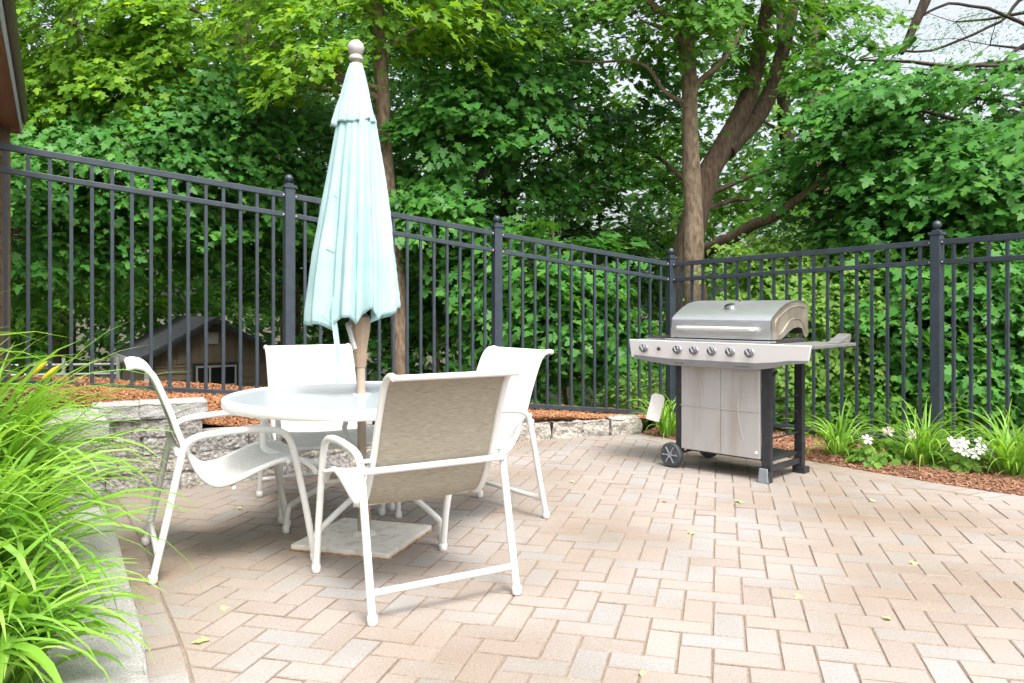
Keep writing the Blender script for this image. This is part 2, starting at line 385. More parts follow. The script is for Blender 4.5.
# ------------------------------------------------------------------ rough stone blocks
def rough_block(mb, a, b, z0, z1, depth, amp=.012, nx=9, nz=5, top_rough=.003, seed=0):
    """split-face block whose front runs a->b; body lies to the left of a->b"""
    a, b = Vector(a), Vector(b); d = (b - a); L = d.length; d.normalize(); nrm = Vector((-d.y, d.x))
    seed = random.random() * 100; G = {}; vs = []; fs = []
    def put(p, disp, keep=1):
        q = noise.noise(Vector((p[0]*14+seed, p[1]*14, p[2]*16))) * amp*1.6 + noise.noise(Vector((p[0]*45+seed, p[1]*45, p[2]*45))) * amp*.8
        return q * disp
    ny = 4
    def grid(fn, n1, n2, disp_dir, strength):
        base = len(vs)
        for j in range(n2+1):
            for i in range(n1+1):
                p = fn(i/n1, j/n2); e = min(i, n1-i, 1) * min(j, n2-j, 1)
                q = put(p, 1) * strength
                off = disp_dir * (q + (0 if e else -.003))
                vs.append((p[0]+off.x, p[1]+off.y, p[2]+off.z))
        for j in range(n2):
            for i in range(n1): fs.append((base+j*(n1+1)+i, base+j*(n1+1)+i+1, base+(j+1)*(n1+1)+i+1, base+(j+1)*(n1+1)+i))
    def pt(u, w, z): q = a + d*(L*u) + nrm*(depth*w); return (q.x, q.y, z0 + (z1-z0)*z)
    N3 = Vector((-nrm.x, -nrm.y, 0)); D3 = Vector((d.x, d.y, 0)); Z3 = Vector((0, 0, 1))
    grid(lambda u, v: pt(u, 0, v), nx, nz, N3, 1)
    grid(lambda u, v: pt(u, v, 1), nx, ny, Z3, top_rough/amp)
    grid(lambda u, v: pt(1, u, v), ny, nz, D3, .5)
    grid(lambda u, v: pt(0, 1-u, v), ny, nz, -D3, .5)
    base = len(vs); vs.extend([pt(0,1,0), pt(1,1,0), pt(1,1,1), pt(0,1,1)]); fs.append((base+1, base, base+3, base+2))
    mb.add(vs, fs)
def weld(o, d=.0005):
    bm = bmesh.new(); bm.from_mesh(o.data); bmesh.ops.remove_doubles(bm, verts=bm.verts, dist=d); bm.to_mesh(o.data); bm.free()

def build_wall():
    # the curved garden wall: four courses and a cap on the left, three in the middle, two, then one
    root = empty('garden_wall', (-2.02, 4.72, 0)); off = Vector((-2.02, 4.72, 0))
    tag(root, 'curved grey split-face block wall with a cap on its left end, behind the left chair', 'wall')
    mb = MB(); H = .105; D = .24
    path = [Vector(p) for p in KERB[6:]] + [Vector(p) for p in WALL[1:]]
    # sections (start s, end s, number of courses)
    path = [path[0], path[1]] + [Vector((p.x, p.y)) for p in smooth_path([(q.x, q.y, 0) for q in path[2:]], 6)]
    pts = resample(path, step=.02); step = (pts[1] - pts[0]).length
    tot = step * (len(pts) - 1)
    def at(s): i = max(0, min(len(pts) - 1, int(round(s / step)))); return pts[i]
    sA = min(range(len(pts)), key=lambda i: (pts[i] - Vector((-1.86, 4.82))).length) * step
    sB = min(range(len(pts)), key=lambda i: (pts[i] - Vector((-.95, 5.52))).length) * step
    sC = min(range(len(pts)), key=lambda i: (pts[i] - Vector((-.62, 5.86))).length) * step
    for c in range(4):
        s0 = 0; s1 = (sA, sB, sC, sC)[3 - c] if c else sC
        s1 = {0: sC, 1: sC, 2: sB, 3: sA}[c]
        z0 = c * (H if c < 3 else H); s = -random.uniform(0, .2) + s0
        while s < s1 - .03:
            L = random.choice((.22, .30, .30, .18, .26)); e = min(s + L, s1); b0 = max(s, 0)
            if s1 - e < .12: e = s1
            if e - b0 > .012:
                rough_block(mb, at(b0+.002) - Vector((0, 0)), at(e-.002), z0+.0015 + (-.03 if c == 0 else 0), z0 + H - .0015, D - .01*c, amp=.006)
            s = e
    for c, s1 in enumerate((sC, sC, sB, sA)):
        ci = [offset_line(pts, q) for q in (.03, .10)]; n = int(s1/step) - 2; idx = list(range(2, n, 4))
        vs = [(ci[k][i].x, ci[k][i].y, c*H + z) for i in idx for k in (0, 1) for z in (.0, H-.003)]
        mb.add(vs, [(4*i, 4*i+4, 4*i+5, 4*i+1) for i in range(len(idx)-1)] + [(4*i+1, 4*i+5, 4*i+7, 4*i+3) for i in range(len(idx)-1)])
    mb.v = [(x-off.x, y-off.y, z) for x, y, z in mb.v]
    o = mb.build('block_courses', M['wall_block'], root); weld(o)
    s = 0
    while s < sA - .05:
        e = min(s + .33, sA); e = sA if sA - e < .12 else e
        mb = MB(); a, b = at(s), at(e); d = (b - a).normalized(); n = Vector((-d.y, d.x))
        rough_block(mb, a - n*.022, b - n*.022 + d*(.03 if e == sA else 0), 4*H+.002, 4*H + .087, .29, amp=.008, top_rough=.004)
        mb.v = [(x-off.x, y-off.y, z) for x, y, z in mb.v]
        o = mb.build('cap_stone', M['cap'], root); weld(o); s = e
    # one-course cobble edging on the right
    s = sC; root2 = empty('stone_edging', (at(s).x, at(s).y, 0)); off2 = root2.location.copy()
    tag(root2, 'low single row of pale rough granite blocks edging the mulch below the fence corner', 'stone edging')
    while s < tot - .08:
        L = random.uniform(.24, .34); e = min(s + L, tot); e = tot if tot - e < .12 else e
        mb = MB(); rough_block(mb, at(s+.006), at(e-.006), -.03, .125 + random.uniform(-.012, .012), .16, amp=.022, top_rough=.012)
        mb.v = [(x-off2.x, y-off2.y, z) for x, y, z in mb.v]
        o = mb.build('block', M['cobble'], root2, smooth=50); weld(o); s = e
    # kerb on the near left
    root3 = empty('kerb', (-1.04, 2.3, 0)); off3 = root3.location.copy()
    tag(root3, 'pale grey textured stone kerb under the leaning daylily blades at the near left', 'kerb')
    k = resample([Vector(p) for p in KERB[:7]], step=.02); kt = (k[1]-k[0]).length; s = 0; tot3 = kt*(len(k)-1)
    kat = lambda q: k[max(0, min(len(k)-1, int(round(q/kt))))]
    while s < tot3 - .05:
        e = min(s + .42, tot3); e = tot3 if tot3 - e < .15 else e
        mb = MB(); rough_block(mb, kat(s+.002), kat(e-.002), -.03, .085, .27, amp=.006, nx=14, top_rough=.0012)
        mb.v = [(x-off3.x, y-off3.y, z) for x, y, z in mb.v]
        o = mb.build('kerb_stone', M['cap'], root3); weld(o); s = e
build_wall()

# ------------------------------------------------------------------ planting beds
def strip_bed(name, rows, mat_, chips, chip_mat, seed, cname):
    """rows: list of (polyline2d, z values or z) each resampled to the same count"""
    N = 60; L = []
    for line, zs in rows:
        l = resample(line, n=N)
        if isinstance(zs, (int, float)): zs = [zs, zs]
        z = [np.interp(i/(N-1), np.linspace(0, 1, len(zs)), zs) for i in range(N)]
        L.append([Vector((p.x, p.y, q)) for p, q in zip(l, z)])
    rr = []
    for a, b in zip(L[:-1], L[1:]):
        for t in np.linspace(0, 1, 7)[:-1]: rr.append([p.lerp(q, float(t)) for p, q in zip(a, b)])
    rr.append(L[-1]); mb = MB(); R_ = len(rr)
    for row in rr[1:]:
        for p in row: p.z += .015 * noise.noise(p * 3) + .008 * noise.noise(p * 11)
    mb.add([p for row in rr for p in row], [(j*N+i, j*N+i+1, (j+1)*N+i+1, (j+1)*N+i) for j in range(R_-1) for i in range(N-1)])
    o = struct(mb.build(name, mat_, smooth=80))
    rnd = random.Random(seed); cb = MB()
    jmax = min(R_-1.01, chips[1])
    for _ in range(chips[0]):
        j = rnd.uniform(0.05, jmax); i = rnd.uniform(*chips[2]) * (N-1.01); J, I = int(j), int(i); fj, fi = j-J, i-I
        p = rr[J][I].lerp(rr[J][I+1], fi).lerp(rr[J+1][I].lerp(rr[J+1][I+1], fi), fj)
        l = rnd.uniform(.006, .022); w = rnd.uniform(.002, .006); a = rnd.uniform(0, 6.28); tl = rnd.gauss(0, .35)
        d = Vector((math.cos(a)*math.cos(tl), math.sin(a)*math.cos(tl), math.sin(tl))); sd_ = Vector((-math.sin(a), math.cos(a), rnd.gauss(0, .4))).normalized()
        q = p + Vector((0, 0, rnd.uniform(.002, .012))); u = d.cross(sd_) * .0025
        cb.add([q-d*l-sd_*w, q+d*l-sd_*w*.7, q+d*l+sd_*w*.6, q-d*l+sd_*w, q+u*2], [(0,1,4),(1,2,4),(2,3,4),(3,0,4),(3,2,1,0)])
    c = cb.build(cname, chip_mat); struct(c, 'stuff'); return rr
wall_back = [Vector(p) for p in offset_line(WALL, .20)]
wall_back = [Vector((-3.6,4.55)), Vector((-3.0,4.62))] + wall_back
fl = [Vector((-4.2,4.0))] + FL
BED_L = strip_bed('mulch_bed', [
    (wall_back, [.41,.41,.41,.30,.30,.20,.10,.09,.08]),
    (offset_line(fl, -.25), [.60,.57,.37,.19,.07]),
    (offset_line(fl, .35), [.66,.62,.43,.24,.06]),
    (offset_line(fl, 1.3), [.55,.5,.3,.08,-.05]),
    (offset_line(fl, 3.4), [-.75,-.8,-.85,-.8,-.6])],
    M['mulch'], (52000, 18, (.0, 1)), M['chip'], 3, 'wood_chips')
fr = FR + [Vector((6.4, -.6))]
edge_s = [Vector(p) for p in EDGE]
BED_R = strip_bed('mulch_bed', [
    (edge_s, [-.004]*2),
    (offset_line(edge_s, .16), [.035]*2),
    (offset_line(fr, -.02), [.02,.03,.03]),
    (offset_line(fr, 1.2), [-.05]*2),
    (offset_line(fr, 3.4), [-.75]*2)],
    M['mulch'], (24000, 16, (0, .85)), M['chip_dark'], 4, 'wood_chips')
# left bed soil behind the kerb
kb = [Vector(p) for p in KERB[:7]]
strip_bed('planting_bed', [(offset_line(kb, .25), [.04]*2), (offset_line(kb, .6), [.16]*2), (offset_line(kb, 1.6), [.30]*2), (offset_line(kb, 3.2), [.34]*2)],
    M['mulch'], (7000, 17, (.2, 1)), M['chip_dark'], 5, 'wood_chips')

# ------------------------------------------------------------------ fence
def build_fence(name, posts, label, skip_first):
    o0 = Vector((posts[-1 if not skip_first else 1][0], posts[-1 if not skip_first else 1][1], 0))
    root = empty(name, o0); tag(root, label, 'fence', 'dark metal fence runs meeting at the corner')
    Pv = lambda x, y, z: Vector((x, y, z)) - o0
    PW = .072
    for i, (x, y, zt, zb) in enumerate(posts):
        if skip_first and i == 0: continue
        a = posts[max(i-1, 0)]; b = posts[min(i+1, len(posts)-1)]
        if not skip_first and i == len(posts)-1: a = posts[i-1]; b = posts[i]
        ang = math.atan2(b[1]-a[1], b[0]-a[0])
        mb = MB(); top = zt + .035; mb.box(Pv(x, y, (top + zb - .5)/2), (PW, PW, top - zb + .5), ang)
        po = bevel(mb.build('post', M['fence'], root), .005)
        mb = MB(); mb.box(Pv(x, y, top + .008), (PW+.016, PW+.016, .018), ang); mb.box(Pv(x, y, top+.024), (PW-.02, PW-.02, .018), ang)
        r = .031; mb.lathe([(.004, top+.03), (.014, top+.033), (.012, top+.042)] + [(r*math.sin(t), top+.068 - r*math.cos(t)) for t in np.linspace(.45, math.pi-.05, 12)], Pv(x, y, 0), 16)
        mb.build('post_cap', M['fence'], po, smooth=40)
    for (x0,y0,t0,b0), (x1,y1,t1,b1) in zip(posts[:-1], posts[1:]):
        d = Vector((x1-x0, y1-y0, 0)); L = d.length; d /= L; e = PW/2 - .002
        f = lambda s: ((x0 + d.x*s), (y0 + d.y*s), t0 + (t1-t0)*s/L, b0 + (b1-b0)*s/L)
        for nm, which, dz, h in (('top_rail', 2, -.02, .040), ('middle_rail', 2, -.16, .034), ('bottom_rail', 3, -.018, .036)):
            mb = MB(); p, q = f(e), f(L-e)
            mb.beam(Pv(p[0], p[1], p[which]+dz), Pv(q[0], q[1], q[which]+dz), .034, h)
            bevel(mb.build(nm, M['fence'], root), .003)
            for s in (e+.012, L-e-.012):
                p = f(s); mb = MB()
                mb.tube([Pv(p[0]+d.y*.016, p[1]-d.x*.016, p[which]+dz), Pv(p[0]+d.y*.0205, p[1]-d.x*.0205, p[which]+dz)], .006, 8)
                mb.build('screw', M['shed_trim'], root)
        n = int(round(L / .1165)); ang = math.atan2(d.y, d.x)
        for k in range(1, n):
            x, y, t, b = f(L*k/n); mb = MB()
            zb = b - .125 + random.uniform(-.006, .006); zt = t - .0405
            mb.box(Pv(x, y, (zb+zt)/2), (.020, .020, zt - zb), ang); mb.build('picket', M['fence'], root)
    return root
build_fence('metal_fence', FENCE_L, 'long left run of dark blue-grey metal fence behind the table and umbrella', False)
build_fence('metal_fence', FENCE_R, 'right run of dark blue-grey metal fence behind the grill and flower bed', True)

# ------------------------------------------------------------------ patio chairs
def make_chair():
    root = empty('patio_chair')
    RW = .240                      # half distance of the sling rails
    FW = .285                      # half distance of the leg frames
    prof = [(-.408,.838), (-.388,.843), (-.355,.835), (-.328,.810), (-.304,.765), (-.260,.655), (-.220,.54), (-.165,.425), (-.125,.372), (-.08,.350), (-.02,.360), (.06,.392), (.14,.421), (.20,.430), (.255,.418), (.30,.388), (.315,.362)]
    pp = smooth_path([(x, 0, z) for x, z in prof], 4)
    for s in (-1, 1):
        mb = MB(); mb.tube([p + Vector((0, s*RW, 0)) for p in pp], .0125, 10); mb.build('side_rail', M['white'], root, smooth=50)
    # sling
    n = len(pp); c = 8; mb = MB(); F = []; B = []
    for i, p in enumerate(pp):
        t = (pp[min(i+1, n-1)] - pp[max(i-1, 0)]).normalized(); nn = Vector((-t.z, 0, t.x)); nn = nn if nn.z > 0 or nn.x > 0 else -nn
        for j in range(c+1):
            y = -RW + 2*RW*j/c; q = 1 - (y/RW)**2; sag = -.012*q if i > 20 else -.009*q
            v = p + nn*(sag + .006); F.append((v.x, y, v.z)); v = p + nn*(sag + .001); B.append((v.x, y, v.z))
    mb.cur = 0; mb.add(F, [(i*(c+1)+j, i*(c+1)+j+1, (i+1)*(c+1)+j+1, (i+1)*(c+1)+j) for i in range(1, n-2) for j in range(c)])
    mb.cur = 1; mb.add(B, [(i*(c+1)+j, (i+1)*(c+1)+j, (i+1)*(c+1)+j+1, i*(c+1)+j+1) for i in range(1, n-2) for j in range(c)])
    mb.build('sling', [M['sling_w'], M['sling_t']], root, smooth=60)
    for nm, x, z, r in (('top_bar', -.408, .838, .011), ('seat_bar', -.02, .335, .009), ('front_bar', .316, .362, .010)):
        mb = MB(); mb.tube([(x, -RW, z), (x, RW, z)], r, 8); mb.build(nm, M['white'], root, smooth=50)
    for s in (-1, 1):
        y = s*FW; mb = MB()
        arm = smooth_path([(-.33, y, .0), (-.285, y, .20), (-.23, y, .455), (-.21, y, .525), (-.165, y, .556), (-.08, y, .568), (.03, y, .573), (.13, y, .566), (.182, y, .540), (.210, y, .485), (.238, y, .36), (.275, y, .17), (.302, y, .0)], 5)
        mb.tube(arm, .0145, 10); mb.build('leg_and_arm', M['white'], root, smooth=50)
        mb = MB(); mb.lathe([(.016, 0.001), (.0185, .004), (.0185, .03), (.0155, .034)], (-.327, y, 0), 12); mb.build('foot_cap', M['white'], root, smooth=40)
        mb = MB(); mb.lathe([(.016, 0.001), (.0185, .004), (.0185, .03), (.0155, .034)], (.300, y, 0), 12); mb.build('foot_cap', M['white'], root, smooth=40)
        for x, z in ((-.222, .535), (.19, .43)):
            mb = MB(); mb.tube([(x, s*(RW-.004), z), (x, s*(FW+.006), z)], .008, 8); mb.build('bracket', M['white'], root, smooth=50)
    for nm, x, z, r in (('stretcher', -.308, .10, .0125), ('rear_bar', -.236, .50, .0125)):
        mb = MB(); mb.tube([(x, -FW, z), (x, FW, z)], r, 10); mb.build(nm, M['white'], root, smooth=50)
    return root
# rear-left foot/rear-right foot measured on the ground -> pose
chairs = [
 ('white sling chair left of the table, seen from its side, next to the daylilies', (-1.396,3.12), (-1.656,3.63), 1),
 ('white sling chair nearest the camera with its taupe back turned to the viewer', (-.462,2.72), (.0075,3.0), -1),
 ('white sling chair right of the table in front of the low stone edging', (.169,4.095), (-.177,4.53), -1),
 ('white sling chair behind the table, facing the camera beside the umbrella pole', (-1.42,4.55), (-.93,4.80), 0),
]
ch0 = make_chair(); first = True
for lab, A, B, k in chairs:
    c = ch0 if first else copy_tree(ch0); first = False
    A, B = Vector(A), Vector(B); m = (A + B)/2; d = (B - A).normalized(); f1 = Vector((d.y, -d.x))
    tab = Vector((-.695, 3.71))
    if f1.dot(tab - m) < 0: f1 = -f1
    ang = math.atan2(f1.y, f1.x)
    c.location = (m.x + .327*math.cos(ang), m.y + .327*math.sin(ang), 0.001); c.rotation_euler = (0, 0, ang)
    tag(c, lab, 'chair', 'white sling chairs around the glass table')

# ------------------------------------------------------------------ table, umbrella and its base
TX, TY, TZ, TR = -.695, 3.71, .674, .612
def build_table():
    root = empty('patio_table', (TX, TY, 0)); tag(root, 'round white table with a frosted glass top and the umbrella pole through it', 'table')
    mb = MB(); n = 96; R_ = TR
    prof = [(R_-.030, TZ+.002), (R_-.012, TZ+.003), (R_-.002, TZ-.003), (R_, TZ-.014), (R_-.001, TZ-.034), (R_-.008, TZ-.042), (R_-.026, TZ-.043), (R_-.030, TZ-.036)]
    k = len(prof); vs = [(r*math.cos(2*math.pi*j/n), r*math.sin(2*math.pi*j/n), z) for r, z in prof for j in range(n)]
    mb.add(vs, [(i*n+j, ((i+1) % k)*n+j, ((i+1) % k)*n+(j+1) % n, i*n+(j+1) % n) for i in range(k) for j in range(n)])
    mb.build('rim', M['rim'], root, smooth=40)
    mb = MB(); r0 = .030; r1 = R_-.029
    vs = [(r*math.cos(2*math.pi*j/n), r*math.sin(2*math.pi*j/n), z) for r, z in ((r0, TZ-.005), (r1, TZ-.005), (r1, TZ-.011), (r0, TZ-.011)) for j in range(n)]
    mb.add(vs, [(i*n+j, ((i+1) % 4)*n+j, ((i+1) % 4)*n+(j+1) % n, i*n+(j+1) % n) for i in range(4) for j in range(n)])
    bm_o = mb.build('glass_top', M['frost'], root)
    mb = MB(); vs = [(r*math.cos(2*math.pi*j/24), r*math.sin(2*math.pi*j/24), z) for r, z in ((.024, TZ+.001), (.042, TZ+.001), (.042, TZ-.02), (.024, TZ-.02)) for j in range(24)]
    mb.add(vs, [(i*24+j, ((i+1) % 4)*24+j, ((i+1) % 4)*24+(j+1) % 24, i*24+(j+1) % 24) for i in range(4) for j in range(24)])
    mb.build('hole_ring', M['rim'], root, smooth=40)
    for q in range(4):
        a = R(-17 + 90*q); a2 = a + R(38)
        mb = MB(); c0, s0 = math.cos(a2), math.sin(a2); mb.tube([(.045*c0, .045*s0, TZ-.030), ((R_-.03)*c0, (R_-.03)*s0, TZ-.030)], .010, 8)
        mb.build('support_spoke', M['white'], root, smooth=50)
        b = a + R(128)
        pts = [(.43*math.cos(b), .43*math.sin(b), TZ-.036), (.43*math.cos(b), .43*math.sin(b), .50), (.40*math.cos(b), .40*math.sin(b), .43),
               (.12*math.cos((a+b)/2), .12*math.sin((a+b)/2), .30), (.35*math.cos(a), .35*math.sin(a), .15), (.39*math.cos(a), .39*math.sin(a), .10), (.40*math.cos(a), .40*math.sin(a), .0)]
        mb = MB(); mb.tube(smooth_path(pts, 6), .0135, 10); mb.build('leg', M['white'], root, smooth=50)
        mb = MB(); mb.lathe([(.015, 0.001), (.0175, .004), (.0175, .03), (.015, .034)], pts[-1], 12); mb.build('foot_cap', M['white'], root, smooth=40)
    mb = MB(); mb.tube([(.135*math.cos(t), .135*math.sin(t), .30) for t in np.linspace(0, 2*math.pi, 33)], .008, 8, caps=False); mb.build('lower_ring', M['white'], root, smooth=50)
build_table()
def build_base():
    c = Vector((-.683, 3.71, 0)); root = empty('umbrella_base', c, R(-17)); tag(root, 'square white painted umbrella base plate with rusty edges under the table', 'umbrella base')
    mb = MB(); mb.box((0, 0, .015), (.475, .475, .022)); bevel(mb.build('plate', M['base_plate'], root), .004)
    mb = MB(); mb.box((0, 0, .0035), (.483, .483, .006)); mb.build('rusty_skirt', M['rust'], root)
    mb = MB(); mb.lathe([(.030, .026), (.030, .32), (.034, .325), (.034, .35), (.030, .352)], (0, 0, 0), 20)
    mb.build('pole_sleeve', M['tan'], root, smooth=40)
    mb = MB(); mb.lathe([(.055, .0262), (.055, .032), (.032, .045)], (0, 0, 0), 20); mb.build('collar', M['base_plate'], root, smooth=40)
build_base()
def build_umbrella():
    root = empty('closed_umbrella', (-.685, 3.70, .03)); tag(root, 'closed pale aqua canvas umbrella standing in the middle of the table', 'umbrella')
    lean = lambda z: Vector((-.685 - (z)*.015 - (-.685), .0, z - .03))
    mb = MB(); mb.tube([lean(.10), lean(.7), lean(1.4), lean(2.22)], .0205, 16); mb.build('pole', M['tan'], root, smooth=50)
    # crank housing
    mb = MB(); c = lean(.88); zz = [(.80,.026),(.835,.030),(.845,.034),(.86,.034),(.862,.030),(.90,.033),(.95,.042),(1.0,.047),(1.03,.044),(1.045,.026)]
    mb.lathe([(r, z-.03) for z, r in zz], (lean(.9).x, 0, 0), 10)
    h = mb.build('crank_housing', M['tan_dark'], root, smooth=25)
    mb = MB(); x = lean(.9).x; mb.tube([Vector((x-.045, -.045, .955)), Vector((x-.028, -.060, .905)), Vector((x-.012, -.060, .855))], [.012,.011,.011], 8)
    mb.lathe([(.006,-.01),(.014,-.008),(.014,.008),(.006,.01)], (x-.045, -.045, .962), 12, Matrix.Rotation(R(60), 4, 'X'))
    mb.build('crank_handle', M['finial'], h, smooth=40)
    # folded canopy
    def fold(z0, z1, rad, n_rib, amp, ph, nz=40, slit=0, bow=0):
        mb = MB(); n = 220; vs = []
        for i in range(nz+1):
            t = i/nz; z = z1 + (z0-z1)*t; r = rad(t)
            for j in range(n):
                th = 2*math.pi*j/n
                tw = .35*t + ph + .25*math.sin(th + ph)*t
                x = ((th + tw) * n_rib / (2*math.pi)) % 1; kf = int(((th + tw) * n_rib / (2*math.pi))) % n_rib
                pk = .62 + .22*math.sin(kf*2.7 + ph)                       # each fold wraps over the next one
                saw = (x/pk)**1.25 if x < pk else ((1-x)/(1-pk))**.8
                big = .65 + .45*math.sin(kf*4.1 + ph*3)
                x2 = ((th + tw*1.6) * (n_rib*2+3) / (2*math.pi)) % 1; s2 = 1 - abs(2*x2-1)
                r = rad(t); am = amp*(.25 + .75*t)
                rr = r*(1 - am*.62*big*(1-saw) + am*.16*(s2-.5))*(1 + .045*math.sin(2*th + ph))
                rr += .010*t*noise.noise(Vector((math.cos(th)*2.5, math.sin(th)*2.5, z*4)))
                h = max(0, (t-.75)/.25)
                dz = h*(bow*(1.1*noise.noise(Vector((math.cos(th)*1.6+3, math.sin(th)*1.6, ph))) - .55*(1-saw)*big + .25*math.sin(th*1.0+.6)))
                c_ = lean(z); vs.append(Vector((c_.x - .014*t + rr*math.cos(th)*.97 - bow*.10*t, rr*math.sin(th)*.9, z-.03+dz)))
        mb.add(vs, [(i*n+j, i*n+(j+1) % n, (i+1)*n+(j+1) % n, (i+1)*n+j) for i in range(nz) for j in range(n)][::-1])
        return mb
    rad = lambda t: np.interp(t, [0,.12,.35,.6,.8,.95,1], [.050,.086,.124,.162,.192,.212,.214])
    can = fold(1.075, 2.05, rad, 7, .74, .35, nz=60, bow=.085).build('canopy', M['canopy'], root, smooth=60)
    so = can.modifiers.new('cloth', 'SOLIDIFY'); so.thickness = .0025
    rv = lambda t: np.interp(t, [0,.15,.6,.9,1], [.026,.040,.068,.094,.102])
    v = fold(1.925, 2.195, rv, 8, .36, .8, nz=24, bow=.03).build('vent_tier', M['canopy'], root, smooth=60)
    so = v.modifiers.new('cloth', 'SOLIDIFY'); so.thickness = .0025
    for k in range(8):
        a = 2*math.pi*(k+.5)/8 + .3; mb = MB(); c0 = lean(1.15)
        mb.tube([Vector((lean(2.2).x+.02*math.cos(a), .02*math.sin(a), 2.10)), Vector((lean(1.14).x + .055*math.cos(a), .055*math.sin(a), 1.12))], .005, 6)
        mb.build('rib', M['finial'], root)
    mb = MB(); c = lean(2.3); r = .038
    prof = [(p, q) for p, q in [(.026,2.180),(.033,2.186),(.033,2.196),(.028,2.200),(.028,2.204),(.022,2.208)]] + [(r*math.sin(t), 2.238 - r*math.cos(t)) for t in np.linspace(.5, math.pi-.05, 14)]
    mb.lathe(prof, (c.x, 0, 0), 24); mb.build('finial', M['finial'], root, smooth=35)
    # tie strap hanging at the left
    mb = MB(); x0 = lean(1.1).x - .085; vs = []
    for i, (dx, z) in enumerate([(0,1.12),(-.004,1.02),(.004,.95),(.012,.88),(.006,.80),(.012,.735)]):
        w = .012 if i < 4 else .009; vs += [(x0+dx-w, -.13, z-.03), (x0+dx+w, -.125-.006*(i % 2), z-.03)]
    mb.add(vs, [(2*i, 2*i+1, 2*i+3, 2*i+2) for i in range(5)])
    s = mb.build('tie_strap', M['canopy'], root); so = s.modifiers.new('t', 'SOLIDIFY'); so.thickness = .003
build_umbrella()

